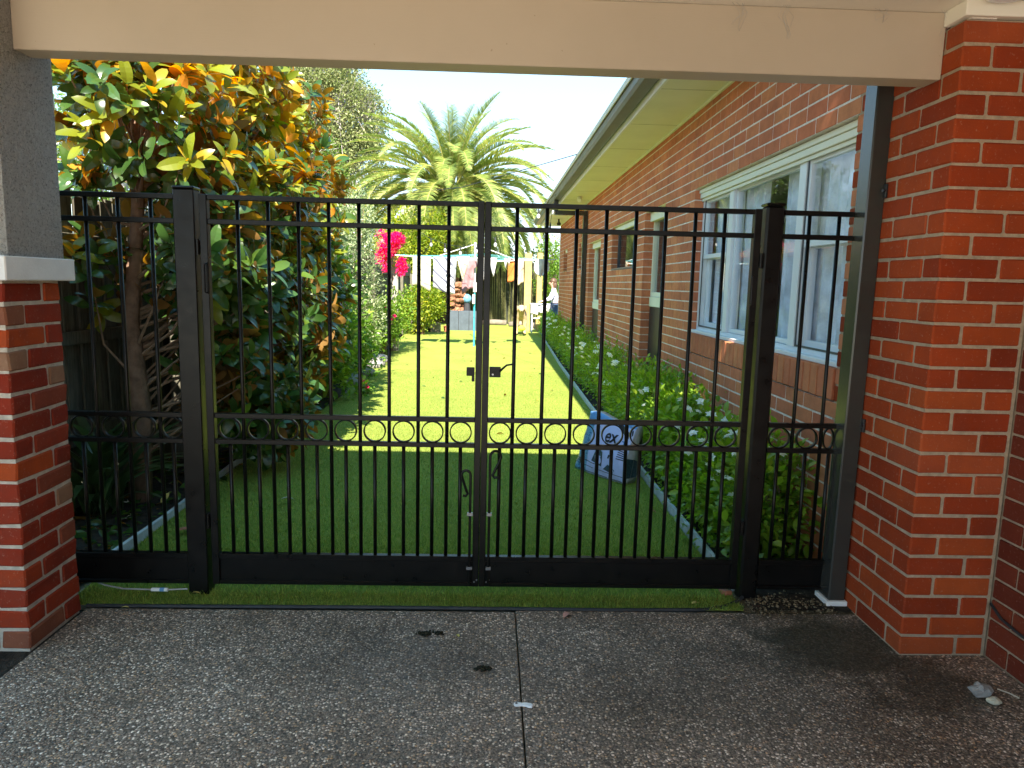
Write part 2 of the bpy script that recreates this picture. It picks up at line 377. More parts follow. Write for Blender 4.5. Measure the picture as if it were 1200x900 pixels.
    def mesh(s, name, mats, smooth=False):
        me = bpy.data.meshes.new(name); me.from_pydata(s.v, [], s.f)
        for m in (mats if isinstance(mats, (list, tuple)) else [mats]): me.materials.append(MATS[m])
        if len(me.materials) > 1: me.polygons.foreach_set('material_index', s.mi)
        if smooth: me.polygons.foreach_set('use_smooth', [True] * len(me.polygons))
        me.update(); return me
    def build(s, name, mat, parent=None, origin=None, smooth=False):
        return link(name, s.mesh(name, mat, smooth), parent, None, origin)

# ---- scattering leaves with numpy
def rotmats(dirs, up=None, roll=None):
    d = dirs / np.linalg.norm(dirs, axis=1, keepdims=True)
    ref = np.tile(np.array([0., 0, 1.]), (len(d), 1)) if up is None else up
    x = np.cross(d, ref); ln = np.linalg.norm(x, axis=1, keepdims=True); x = np.where(ln < 1e-4, np.array([[1., 0, 0]]), x / np.maximum(ln, 1e-6))
    z = np.cross(x, d)
    if roll is not None:
        c, s_ = np.cos(roll)[:, None], np.sin(roll)[:, None]; x, z = x * c + z * s_, z * c - x * s_
    return np.stack([x, d, z], axis=2)        # columns: width, length(+Y), normal
def scatter_mesh(name, tv, tf, P, D, S, roll=None, mat='lime_leaf', up=None):
    tv = np.array(tv, float); M_ = rotmats(np.array(D, float), up, roll); n = len(P)
    V = np.einsum('nij,kj->nki', M_, tv) * np.array(S)[:, None, None] + np.array(P)[:, None, :]
    return np_mesh(name, V, tf, mat)
def np_mesh(name, V, tf, mat):
    n, k = V.shape[0], V.shape[1]
    me = bpy.data.meshes.new(name); me.vertices.add(n * k); me.vertices.foreach_set('co', V.astype(np.float32).ravel())
    loops = np.concatenate([np.array(f) for f in tf]); lens = np.array([len(f) for f in tf])
    L = (loops[None, :] + (np.arange(n) * k)[:, None]).ravel().astype(np.int32)
    me.loops.add(len(L)); me.loops.foreach_set('vertex_index', L)
    tot = np.tile(lens, n); st = np.concatenate([[0], np.cumsum(tot)[:-1]]).astype(np.int32)
    me.polygons.add(len(tot)); me.polygons.foreach_set('loop_start', st); me.polygons.foreach_set('loop_total', tot.astype(np.int32))
    me.materials.append(MATS[mat]); me.update(calc_edges=True); me.validate(); return me
def leaf_tpl(w=.4, segs=4, fold=.12, curl=.15):
    v = []; f = []
    prof = [math.sin(math.pi * (.04 + .92 * i / segs) ** .9) ** .62 if 0 < i < segs else 0 for i in range(segs + 1)]
    for i in range(segs + 1):
        t = i / segs; hw = w / 2 * max(prof[i], .0); z = curl * (t * (1 - t)) * 1.2 - curl * .6 * t * t
        if i in (0, segs): v.append((0, t, z))
        else: v += [(-hw, t, z + fold * hw), (0, t, z), (hw, t, z + fold * hw)]
    def mid(i): return 0 if i == 0 else (1 + (i - 1) * 3 + 1 if i < segs else len(v) - 1)
    for i in range(segs):
        if i == 0: f += [(0, 2, 1), (0, 3, 2)]
        elif i == segs - 1: a = 1 + (i - 1) * 3; e = len(v) - 1; f += [(a, a + 1, e), (a + 1, a + 2, e)]
        else: a = 1 + (i - 1) * 3; b_ = a + 3; f += [(a, a + 1, b_ + 1, b_), (a + 1, a + 2, b_ + 2, b_ + 1)]
    return v, f
LEAF_BIG = leaf_tpl(.40, 7, .18, .24); LEAF_MED = leaf_tpl(.45, 3, .25, .2)
LEAF_TINY = ([(0, 0, 0), (-.25, .5, .04), (.25, .5, .04), (0, 1, 0)], [(0, 2, 3, 1)])
def unit(n):
    d = RNG.normal(size=(n, 3)); return d / np.linalg.norm(d, axis=1, keepdims=True)

def foliage(name, blobs, n, size, mat, parent=None, shell=.35, tpl=LEAF_TINY, droop=0., kind='stuff', clump=0, origin=None):
    """blobs: (cx,cy,cz, rx,ry,rz, weight); leaves grouped in small clumps"""
    w = np.array([b_[6] if len(b_) > 6 else b_[3] * b_[4] * b_[5] for b_ in blobs]); w = w / w.sum()
    k = RNG.choice(len(blobs), n, p=w); B = np.array([b_[:6] for b_ in blobs])[k]
    if clump:
        m = max(1, n // clump); kc = RNG.choice(len(blobs), m, p=w); Bc = np.array([b_[:6] for b_ in blobs])[kc]
        u = unit(m); r = (shell + (1 - shell) * RNG.random(m)) ** .5
        cc = Bc[:, :3] + u * r[:, None] * Bc[:, 3:6]; j = RNG.integers(0, m, n)
        P = cc[j] + RNG.normal(size=(n, 3)) * size * 1.3; out = u[j]
    else:
        u = unit(n); r = (shell + (1 - shell) * RNG.random(n)) ** .5; P = B[:, :3] + u * r[:, None] * B[:, 3:6]; out = u
    P[:, 2] = np.maximum(P[:, 2], .03)
    D = out + unit(n) * .9 + np.array([0, 0, .25 - droop]); S = size * (.6 + .8 * RNG.random(n))
    me = scatter_mesh(name, tpl[0], tpl[1], P, D, S, RNG.random(n) * 1.6 - .8, mat)
    o = link(name, me, parent, None, origin)
    if kind: o['kind'] = kind
    return o

# ================================================================ THE SETTING
simple('dry_ground', (.38, .34, .24), .95, .1, .2, 1.5)
def sheet(name, poly, z, mat, kind='structure', sub=0):
    m = MB(); m.add([(x, y, z) for x, y in poly], [tuple(range(len(poly)))]); o = m.build(name, mat); tag(o, kind=kind); return o
sheet('ground', [(-600, -600), (600, -600), (600, 600), (-600, 600)], -.05, 'dry_ground')
JX = .135
# exposed aggregate slabs, a sawn joint between them
md = MB(); md.box(-1.79, JX - .003, -3.6, 3.062, -.045, 0, .002); md.box(JX + .003, 2.075, -3.6, 3.075, -.045, 0, .002)
tag(md.build('driveway', 'exposed_aggregate'), kind='structure')
sheet('road', [(-12, -30), (12, -30), (12, -3.6), (-12, -3.6)], -.004, 'concrete')
LAWN = [(-1.9, 3.085), (1.20, 3.085), (1.215, 8.6), (1.28, 13), (1.5, 22), (1.3, 26.3), (-1.9, 26.3), (-2.45, 20), (-2.15, 13), (-1.9, 9.3), (-1.92, 8), (-2.0, 6), (-1.95, 4.2), (-1.93, 3.7)]
sheet('lawn', LAWN, 0.004, 'turf_base')
# turf blades near the gate
def in_poly(x, y, poly):
    c = np.zeros(len(x), bool); n = len(poly)
    for i in range(n):
        x1, y1 = poly[i]; x2, y2 = poly[(i + 1) % n]
        cond = ((y1 > y) != (y2 > y)) & (x < (x2 - x1) * (y - y1) / (y2 - y1 + 1e-12) + x1); c ^= cond
    return c
def blades(name, y0, y1, n, h, w):
    x = RNG.uniform(-2, 1.25, n); y = y0 + (y1 - y0) * RNG.random(n) ** 1.5
    k = in_poly(x, y, LAWN); x, y = x[k], y[k]; n = len(x)
    P = np.stack([x, y, np.full(n, .004)], 1); D = np.stack([RNG.normal(0, .45, n), RNG.normal(0, .45, n), np.ones(n)], 1)
    up = np.stack([RNG.normal(size=n), RNG.normal(size=n), np.zeros(n)], 1); up /= np.linalg.norm(up, axis=1, keepdims=True)
    me = scatter_mesh(name, [(-w / 2, 0, 0), (w / 2, 0, 0), (w * .35, .55, .05), (-w * .35, .55, .05), (0, 1, .2)], [(0, 1, 2, 3), (3, 2, 4)], P, D, h * (.6 + .7 * RNG.random(n)), None, 'blade', up)
    o = link(name, me); tag(o, 'short green artificial turf blades covering the lawn', 'grass', kind='stuff'); return o
blades('grass', 3.09, 3.75, 34000, .022, .13)
blades('grass', 3.7, 6.3, 130000, .018, .13)
blades('grass', 6.3, 12, 90000, .014, .22)

# ================================================================ BRICKS
CH = .0857; BH = CH - .01
_bm = {}
def brick_mesh(L, D, H, mat, jit=0):
    """brick with its own origin at the low front corner: L along x, depth D along y"""
    k = (round(L, 3), round(D, 3), round(H, 3), mat, random.randrange(3) if jit else 0)
    if k not in _bm:
        m = MB(); m.box(0, L, 0, D, 0, H, .0035 if not jit else .006, jit=jit); _bm[k] = m.mesh('brick', mat)
    return _bm[k]
def proj_area(c, nrm):
    v = Vector(c) - CAMP; d = v.length; return abs(v.normalized().dot(Vector(nrm))) / d ** 2
class Bricks:
    """collects bricks as world boxes, then links the largest in view as parts, the rest as one joined part"""
    def __init__(s): s.b = []
    def put(s, x0, x1, y0, y1, z0, z1, nrm, prio=None):
        if min(x1 - x0, y1 - y0, z1 - z0) < .012: return
        c = ((x0 + x1) / 2, (y0 + y1) / 2, (z0 + z1) / 2)
        a = proj_area(c, nrm) * (z1 - z0) * ((y1 - y0) if abs(nrm[0]) > .5 else (x1 - x0))
        s.b.append((a if prio is None else prio, (x0, x1, y0, y1, z0, z1)))
    def emit(s, parent, mat, stuffmat, limit=300, jit=0, name='brick'):
        s.b.sort(key=lambda t: -t[0]); n = 0
        for a, (x0, x1, y0, y1, z0, z1) in s.b[:limit]:
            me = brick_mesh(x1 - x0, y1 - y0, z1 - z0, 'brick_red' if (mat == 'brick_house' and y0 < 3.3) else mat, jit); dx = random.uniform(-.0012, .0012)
            inst(name, me, parent, (x0 + dx, y0 + dx, z0))
        if len(s.b) > limit:
            m = MB()
            for a, (x0, x1, y0, y1, z0, z1) in s.b[limit:]:
                dx = random.uniform(-.0012, .0012); m.box(x0 + dx, x1 + dx, y0 + dx, y1 + dx, z0, z1, .003 if a > .00002 else 0)
            o = m.build('brickwork', stuffmat, parent); o['kind'] = 'stuff'

XW, YP = 1.712, 2.70
# ---- right pier
pier = thing('brick_pier', 'tall square pier of clean orange red bricks at right, beside the dark steel post', 'brick pier', (1.88, 2.87, 0))
bk = Bricks(); NC = 29; pend = []
for k in range(NC):
    z0 = k * CH + .005; z1 = z0 + BH
    if k % 2 == 0:
        bk.put(XW, XW + .23, YP, YP + .11, z0, z1, (0, -1, 0), 1); bk.put(XW + .24, XW + .35, YP, YP + .11, z0, z1, (0, -1, 0), 1)
        bk.put(XW, XW + .11, YP + .12, YP + .35, z0, z1, (-1, 0, 0), 1)
        pend.append(YP + .36)
    else:
        bk.put(XW, XW + .11, YP, YP + .23, z0, z1, (0, -1, 0), 1); bk.put(XW + .12, XW + .35, YP, YP + .11, z0, z1, (0, -1, 0), 1)
        bk.put(XW, XW + .11, YP + .24, YP + .47, z0, z1, (-1, 0, 0), 1)
        pend.append(YP + .48)
bk.emit(pier, 'brick_red', 'brickwork_red', jit=.0012)
m = MB(); m.box(XW + .005, XW + .362, YP + .005, YP + .355, -.03, NC * CH - .002); m.build('mortar_core', 'mortar', pier)
# ---- dark wall on the right, coming towards the camera
XD = 2.074
sw = thing('side_wall', 'shaded dark red brick wall at the right edge, running towards the camera from the pier', 'brick wall', (XD + .1, 1.2, 0))
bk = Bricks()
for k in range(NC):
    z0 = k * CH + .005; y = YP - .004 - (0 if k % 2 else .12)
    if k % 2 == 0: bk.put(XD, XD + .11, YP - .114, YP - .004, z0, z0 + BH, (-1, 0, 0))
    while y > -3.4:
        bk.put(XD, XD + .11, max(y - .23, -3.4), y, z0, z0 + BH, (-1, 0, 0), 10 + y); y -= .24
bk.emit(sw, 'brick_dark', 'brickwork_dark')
m = MB(); m.box(XD + .007, XD + .2, -3.4, YP + .3, -.03, NC * CH + .02); m.build('mortar_core', 'mortar', sw)
m = MB(); m.tube([(XD - .006, 2.69, .235), (XD - .012, 2.62, .205), (XD - .01, 2.52, .19), (XD - .008, 2.40, .185), (XD - .008, 2.2, .19), (XD - .008, 1.2, .2)], .006, 6)
tag(m.build('cable', 'black_rubber'), 'thin black cable clipped low along the shaded right brick wall', 'cable')

# ---- brick house along the right side of the lawn
YE, ZT = 18.2, 35 * CH
house = thing('brick_house', 'orange red brick house along the right of the lawn, with eave and white window', 'house', (XW + 3, 10.5, 0))
OPEN = [  # y0, y1, z0, z1
    (3.44, 6.14, 11 * CH, 27 * CH), (7.18, 8.12, 0, 27 * CH), (8.69, 10.30, 20 * CH, 27 * CH), (11.38, 12.72, 0, 26 * CH), (13.5, 14.2, 21 * CH, 27 * CH), (16.42, 17.22, 21 * CH, 27 * CH)]
bk = Bricks()
for k in range(35):
    z0 = k * CH + .005; z1 = z0 + BH; zc = (z0 + z1) / 2
    first = pend[k] if k < NC else YP + (.36 if k % 2 == 0 else .48)
    if k >= NC: first -= .36
    ops = sorted(o for o in OPEN if o[2] < zc < o[3]); spans = []; cur = first
    for o in ops: spans.append((cur, o[0])); cur = o[1]
    spans.append((cur, YE))
    for sa, sb in spans:
        cuts = [sa]; y = first
        while y < sb - .05:
            if y > sa + .055: cuts.append(y)
            y += .24
        for i, c in enumerate(cuts):
            e = cuts[i + 1] - .01 if i + 1 < len(cuts) else sb
            bk.put(XW, XW + .11, c, e, z0, z1, (-1, 0, 0))
# headers on edge under the windows
def sill_row(y0, y1, zt, zb, n_off=0):
    y = y0 + .002
    while y < y1 - .03:
        y2 = min(y + .076, y1 - .002); bk.put(XW - .012, XW + .11, y, y2, zb, zt, (-1, 0, 0), 5 if y < 6.2 else None); y = y2 + .01
bk2n = len(bk.b)
sill_row(3.44, 6.14, 13 * CH - .006, 11 * CH + .006)
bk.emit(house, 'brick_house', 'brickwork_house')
# mortar core around the openings
ys = sorted({YP + .355, YE} | {v for o in OPEN for v in o[:2]}); zs = sorted({-.03, ZT} | {v for o in OPEN for v in o[2:]} | {0})
m = MB(); m0 = MB()
def is_hole(i, j):
    if not (0 <= i < len(ys) - 1 and 0 <= j < len(zs) - 1): return False
    yc, zc = (ys[i] + ys[i + 1]) / 2, (zs[j] + zs[j + 1]) / 2
    return any(o[0] < yc < o[1] and max(o[2], -.01) < zc < o[3] for o in OPEN)
for i in range(len(ys) - 1):
    for j in range(len(zs) - 1):
        if is_hole(i, j): continue
        (m0 if i == 0 else m).box(XW + .0035, XW + .115, ys[i] + .006 * is_hole(i - 1, j), ys[i + 1] - .006 * is_hole(i + 1, j), zs[j] + .004 * is_hole(i, j - 1), zs[j + 1] - .004 * is_hole(i, j + 1))
m.box(XW + .02, XW + .115, YP + .0, YP + .355, NC * CH, ZT)
m.build('mortar_core', 'mortar_house', house); m0.build('mortar_core', 'mortar', house)
m = MB(); m.box(XW + .45, 9, YE - .1, YE - .02, 0, ZT); m.box(XW + 1.6, XW + 1.7, YP + .4, YE - .1, -.03, ZT); m.box(XW + .115, XW + 1.6, YP + .36, YP + .40, 0, ZT)
for y in (6.8, 8.4, 10.8, 13.2, 15, 17.8): m.box(XW + .115, XW + 1.6, y, y + .06, 0, ZT)
m.box(XW + .115, XW + 1.6, YP + .4, YE - .1, ZT, ZT + .02)
m.box(XW, XW + .5, YE + .0, YE + .11, 0, ZT)
m.build('inner_wall', 'room_wall', house)

def pane_quad(parent, y0, y1, z0, z1, x, name='pane', mat='window_glass'):
    m = MB(); m.box(x, x + .005, y0, y1, z0, z1); return m.build(name, mat, parent)
def frame_rect(m, y0, y1, z0, z1, x, w, d, ch=.002):
    m.box(x, x + d, y0, y0 + w, z0, z1, ch); m.box(x, x + d, y1 - w, y1, z0, z1, ch)
    m.box(x + .001, x + d - .001, y0 + w, y1 - w, z0, z0 + w, ch); m.box(x + .001, x + d - .001, y0 + w, y1 - w, z1 - w, z1, ch)
# the big white window
zb, zt = 13 * CH - .002, 27 * CH
m = MB(); XF = XW + .075
frame_rect(m, 3.444, 6.136, zb, zt - .035, XF, .045, .09)
for a, b_ in ((5.36, 5.45), (4.13, 4.22)): m.box(XF - .002, XF + .088, a, b_, zb + .045, zt - .08, .002)
m.box(XW + .02, XF + .06, 3.446, 6.134, zb - .004, zb + .022, .003)
win = m.build('window', 'window_paint', house)
m = MB(); m.box(XW + .035, XF + .08, 3.444, 6.136, zt - .034, zt - .003, .002); m.box(XF - .03, XF - .004, 3.446, 6.134, zt - .075, zt - .036, .002)
m.box(XF - .016, XF - .003, 3.446, 6.134, zt - .10, zt - .077, .002)
m.build('window_head', 'soffit_paint', win)
def sash(y0, y1, z0, z1, x, w=.05, mat='window_paint'):
    m = MB(); frame_rect(m, y0, y1, z0, z1, x, w, .035); o = m.build('sash', mat, win); return o
z0_, z1_ = zb + .048, zt - .083
for a, b_, dbl in ((5.455, 6.088, True), (4.225, 5.355, False), (3.492, 4.125, True)):
    if dbl:
        zm = z0_ + (z1_ - z0_) * .55
        sash(a, b_, z0_, zm + .02, XF + .045, .042); sash(a, b_, zm - .015, z1_, XF + .008, .035)
        pane_quad(win, a + .04, b_ - .04, z0_ + .045, zm - .018, XF + .06); pane_quad(win, a + .034, b_ - .034, zm + .022, z1_ - .034, XF + .023)
        m = MB(); frame_rect(m, a + .002, b_ - .002, z0_ + .001, z1_ - .001, XF + .002, .012, .006, 0); m.build('screen_frame', 'dark_frame', win)
    else:
        sash(a, b_, z0_, z1_, XF + .02, .03); pane_quad(win, a + .028, b_ - .028, z0_ + .03, z1_ - .03, XF + .035)
for ya, yb in ((3.47, 4.25), (4.25, 4.62), (5.0, 6.12)):      # pale curtains hanging behind the glass
    m = MB(); nn = 60; vs = []
    for z in (zb + .02, zt - .06):
        for i in range(nn + 1): y = ya + (yb - ya) * i / nn; vs.append((XF + .115 + .016 * math.sin(y * 62) + .01 * math.sin(y * 23), y, z))
    m.add(vs, [(i, i + 1, nn + 2 + i, nn + 1 + i) for i in range(nn)]); m.build('curtain', 'blind_fabric', win, smooth=True)
# side windows / doors in recesses
def door_recess(y0, y1, zt, zr, lab):
    m = MB(); X = XW + .1; frame_rect(m, y0 + .003, y1 - .003, zr, zt - .004, X, .05, .06); m.box(X - .01, X + .05, y0 + .004, y1 - .004, zr - .11, zr - .002, .002)
    m.box(X - .04, X + .02, y0 + .004, y1 - .004, zt - .10, zt - .006, .002)
    o = m.build('window', 'soffit_paint', house); pane_quad(o, y0 + .05, y1 - .05, zr + .048, zt - .05, X + .03)
    m = MB(); m.box(X + .0, X + .06, y0 + .004, y1 - .004, .02, zr - .115, .003); m.box(X - .02, X + .0, y0 + .30, y0 + .42, .02, zr - .13, .004)
    m.build('door', 'charcoal', house, ); return o
door_recess(7.18, 8.12, 27 * CH, 1.38, '')
door_recess(11.38, 12.72, 26 * CH, 1.2, '')
def small_window(y0, y1, z0, z1):
    m = MB(); X = XW + .085; frame_rect(m, y0 + .003, y1 - .003, z0 + .004, z1 - .004, X, .035, .05)
    m.box(XW + .0, X + .02, y0 + .004, y1 - .004, z0 + .002, z0 + .022, .002); o = m.build('window', 'dark_frame' if y1 - y0 > 1 else 'grey_steel', house)
    m = MB(); m.box(X - .045, X - .002, y0 + .005, y1 - .005, z1 - .07, z1 - .006, .002); m.build('window_head', 'soffit_paint', o)
    pane_quad(o, y0 + .035, y1 - .035, z0 + .035, z1 - .035, X + .02)
for o in (OPEN[2], OPEN[4], OPEN[5]): small_window(*o)
# eave
XG = 1.05; ZS = ZT - .02
m = MB(); m.box(1.236, XW + .004, 3.2, YE + .35, ZS, ZS + .012)
sof = m.build('soffit', 'soffit_paint', house)
m = MB()
for y in np.arange(4.4, YE, 1.2): m.box(1.238, XW, y, y + .008, ZS - .0015, ZS + .001)
m.build('joint_strip', 'soffit_line', sof)
m = MB(); m.box(XW - .022, XW - .001, 3.2, YE, ZS - .024, ZS - .001, .002); m.build('cover_strip', 'soffit_paint', house)
m = MB(); m.box(1.212, 1.234, 3.2, YE + .35, ZS - .03, ZS + .15, .002); m.build('fascia', 'white_paint', house)
m = MB()
g0, g1 = 3.2, YE + .35
prof = [(1.21, ZS + .13), (1.21, ZS + .035), (1.19, ZS + .02), (1.09, ZS + .02), (1.07, ZS + .045), (1.055, ZS + .12), (1.045, ZS + .14), (1.055, ZS + .145), (1.062, ZS + .125), (1.078, ZS + .05), (1.095, ZS + .028), (1.19, ZS + .028), (1.202, ZS + .04), (1.202, ZS + .13)]
vs = [(x, y, z) for y in (g0, g1) for x, z in prof]; n = len(prof)
m.add(vs, [(i, (i + 1) % n, n + (i + 1) % n, n + i) for i in range(n)] + [tuple(range(n)), tuple(range(2 * n - 1, n - 1, -1))]); gut = m.build('gutter', 'gutter_metal', house)
m = MB(); m.box(1.04, 1.053, g0, g1, ZS + .095, ZS + .15, .003); m.build('gutter_bead', 'gutter_lip', gut)
# roof slab with tile courses
m = MB(); pit = math.tan(R(22))
def rz(x): return ZS + .155 + (x - 1.08) * pit
x = 1.08
while x < 5.0:
    x2 = x + .33; m.add([(x, 3.15, rz(x) + .02), (x2, 3.15, rz(x2)), (x2, YE + .4, rz(x2)), (x, YE + .4, rz(x) + .02), (x, 3.15, rz(x) - .02), (x2, 3.15, rz(x2) - .03), (x2, YE + .4, rz(x2) - .03), (x, YE + .4, rz(x) - .02)],
        [(0, 1, 2, 3), (7, 6, 5, 4), (0, 4, 5, 1), (3, 2, 6, 7), (0, 3, 7, 4), (1, 5, 6, 2)]); x = x2
m.build('roof', 'roof_tile', house)
# downpipe: drop from gutter, run back under the soffit, then down the wall
m = MB(); m.box(1.09, 1.17, 13.02, 13.12, ZS - .16, ZS + .03, .004); m.box(1.092, XW - .002, 13.022, 13.118, ZS - .24, ZS - .161, .004); m.box(XW - .085, XW - .003, 13.02, 13.12, .0, ZS - .242, .004)
m.build('downpipe', 'grey_steel', house)
m = MB(); m.box(XW - .045, XW - .004, 13.23, 13.27, 0, ZS - .05, .002); m.build('conduit', 'soffit_paint', house)
m = MB(); m.box(XW - .07, XW - .001, 14.15, 14.35, 1.10, 1.30, .006); ob = m.build('outlet_box', 'cream_plastic', house)
m = MB(); m.tube([(XW - .03, 14.25, 1.10), (XW - .03, 14.25, .35)], .02, 8); m.tube([(XW - .03, 14.25, .35), (XW - .06, 14.2, .28), (XW - .1, 14.2, .26)], .03, 8); m.build('outlet_pipe', 'alloy', ob)
m = MB(); m.tube([(1.46, 12.3, ZS - .001), (1.46, 12.3, ZS - .03), (1.45, 12.25, ZS - .07)], [.05, .045, .035], 10); m.build('eave_light', 'cream_plastic', house)
m = MB(); m.tube([(1.5, 16.5, ZS - .001), (1.5, 16.5, ZS - .05), (1.5, 16.45, ZS - .12)], [.02, .02, .05], 8); m.build('eave_light', 'charcoal', house)

# ================================================================ LEFT PIER
XL = -1.803
lp = thing('brick_pier', 'short pier of old mottled red bricks at left, under the white cap and roughcast column', 'brick pier', (XL - .175, 2.865, 0))
bk = Bricks(); c17 = .0855
for k in range(17):
    z0 = k * c17 + .005; z1 = z0 + .0735
    if k % 2 == 0:   # right face shows a stretcher first, then a header
        bk.put(XL - .11, XL, 2.69, 2.92, z0, z1, (1, 0, 0), 1); bk.put(XL - .23, XL, 2.932, 3.04, z0, z1, (1, 0, 0), 1)
        bk.put(XL - .35, XL - .122, 2.69, 2.80, z0, z1, (0, -1, 0), 1)
    else:
        bk.put(XL - .23, XL, 2.69, 2.80, z0, z1, (1, 0, 0), 1); bk.put(XL - .11, XL, 2.812, 3.04, z0, z1, (1, 0, 0), 1)
        bk.put(XL - .35, XL - .242, 2.69, 2.80, z0, z1, (0, -1, 0), 1)
bk.emit(lp, 'brick_old', 'brickwork_old', jit=.0028)
m = MB(); m.box(XL - .345, XL - .006, 2.696, 3.035, -.03, 17 * c17 + .001); m.build('mortar_core', 'mortar_old', lp)
m = MB(); m.box(XL - .39, XL + .04, 2.652, 3.085, 17 * c17 + .002, 17 * c17 + .092, .004)
tag(m.build('pier_cap', 'cap_paint', origin=(XL - .17, 2.87, 17 * c17)), 'thick pale painted slab lying between the left brick pier and the roughcast column', 'pier cap')
# roughcast column: gridded faces so that the grain is real
def rough_box(name, x0, x1, y0, y1, z0, z1, step, amp, mat):
    m = MB(); rr = random.Random(3)
    def grid(o, u, v, nu, nv, nrm):
        base = len(m.v); vs = []
        for j in range(nv + 1):
            for i in range(nu + 1):
                p = Vector(o) + Vector(u) * (i / nu) + Vector(v) * (j / nv)
                if 0 < i < nu and 0 < j < nv: p += Vector(nrm) * rr.uniform(-amp, amp)
                else: p += Vector((rr.uniform(-1, 1), rr.uniform(-1, 1), 0)) * amp * .0
                vs.append(p)
        m.add(vs, [(j * (nu + 1) + i, j * (nu + 1) + i + 1, (j + 1) * (nu + 1) + i + 1, (j + 1) * (nu + 1) + i) for j in range(nv) for i in range(nu)])
    dx, dy, dz = x1 - x0, y1 - y0, z1 - z0; nx, ny, nz = [max(2, int(t / step)) for t in (dx, dy, dz)]
    grid((x0, y0, z0), (dx, 0, 0), (0, 0, dz), nx, nz, (0, -1, 0)); grid((x1, y0, z0), (0, dy, 0), (0, 0, dz), ny, nz, (1, 0, 0))
    grid((x0, y1, z0), (dx, 0, 0), (0, 0, dz), 2, 2, (0, 1, 0)); grid((x0, y0, z0), (0, dy, 0), (0, 0, dz), 2, 2, (-1, 0, 0))
    return m.build(name, mat, smooth=True)
tag(rough_box('roughcast_column', XL - .33, -1.786, 2.705, 3.048, 17 * c17 + .093, 2.56, .006, .0032, 'roughcast'), 'grey brown roughcast rendered column standing on the pale cap at left', 'column')

# ================================================================ CARPORT BEAM, CEILING, ROOF
cp = thing('carport_roof', 'carport roof with a wide cream painted beam spanning above the gate', 'carport roof', (0, 1, 2.5))
m = MB(); m.box(-1.785, XW - .001, 2.815, 2.925, 2.302, 2.545, .003); m.build('beam', 'beam_paint', cp)
m = MB(); m.box(-2.5, XW + .4, -1.45, 3.1, 2.546, 2.60); m.build('ceiling', 'ceiling_paint', cp)
m = MB(); m.box(XW - .015, XW + .40, YP - .02, YP + .10, NC * CH + .004, 2.545, .003); m.box(XW - .014, XW + .014, YP + .10, 2.813, NC * CH + .005, 2.544, .003); m.build('cornice', 'ceiling_paint', cp)
m = MB(); m.box(-2.6, 2.6, -1.5, 3.12, 2.66, 2.96, .01); m.box(-2.5, XW - .01, 2.93, 3.08, 2.42, 2.545); m.build('roof', 'roof_tile', cp)
m = MB(); m.tube([(1.80, 2.60, 2.5455), (1.80, 2.60, 2.53), (1.80, 2.60, 2.522)], [.075, .075, .055], 24)
tag(m.build('ceiling_lamp', 'white_plastic', origin=(1.80, 2.60, 2.545)), 'round white lamp fitting on the ceiling above the right brick pier', 'lamp')
cob = MB()
for (x, y, L) in ((.9, 2.79, .1), (1.1, 2.80, .12), (1.45, 2.8, .06), (1.7, 2.79, .09)):
    for _ in range(5): cob.tube([(x + random.uniform(-.03, .03), y, 2.545), (x + random.uniform(-.04, .04), y + .01, 2.545 - L * .3), (x + random.uniform(-.02, .02), 2.812, 2.545 - L * random.uniform(.5, 1))], .0005, 3, False)
tag(cob.build('cobweb', 'cable_grey'), 'faint strands of cobweb hanging in the corner under the ceiling', 'cobweb', kind='stuff')

# ================================================================ STEEL POST
sp = thing('steel_post', 'tall dark grey square steel post against the right brick wall, white at its foot', 'post', (1.67, 3.19, 0))
m = MB(); rot = Euler((0, R(.35), 0)); m.box(1.624, 1.704, 3.14, 3.245, .03, 2.545, .006, rot=rot, piv=(1.70, 3.19, 0)); m.build('shaft', 'grey_steel', sp)
m = MB(); m.box(1.612, 1.7105, 3.127, 3.255, 0.0, .034, .002); m.build('foot_cap', 'white_paint', sp)
for z, y in ((1.925, 3.128), (.883, 3.13)):
    m = MB(); m.box(1.701, 1.7115, y - .012, y + .012, z - .03, z + .03, .002); m.tube([(1.703, y - .004, z), (1.688, y - .012, z)], .007, 8); m.build('bracket', 'charcoal', sp)

# ================================================================ GATES
YG, TH = 3.235, .03
Z = dict(t=1.832, u=1.727, m1=.858, m2=.737, k=.187, b=.05)
def hbar(m, x0, x1, z, h=.022, d=.025): m.box(x0, x1, YG - d / 2, YG + d / 2, z - h / 2, z + h / 2, .002)
_bars = {}
def bar(parent, x, z0, z1):
    k = round(z1 - z0, 4)
    if k not in _bars:
        m = MB(); m.tube([(0, 0, 0), (0, 0, k)], .0088, 10); _bars[k] = m.mesh('bar', 'gate_paint', True)
    inst('bar', _bars[k], parent, (x, YG, z0))
_ring = None
def ring(parent, x, r=.0515):
    global _ring
    if _ring is None:
        m = MB(); m.ring((0, 0, 0), .052, .0055, .02, 36); _ring = m.mesh('ring', 'gate_paint', True)
    inst('ring', _ring, parent, (x, YG, (Z['m1'] + Z['m2']) / 2), (0, 0, 0), (r / .052, 1, 1))
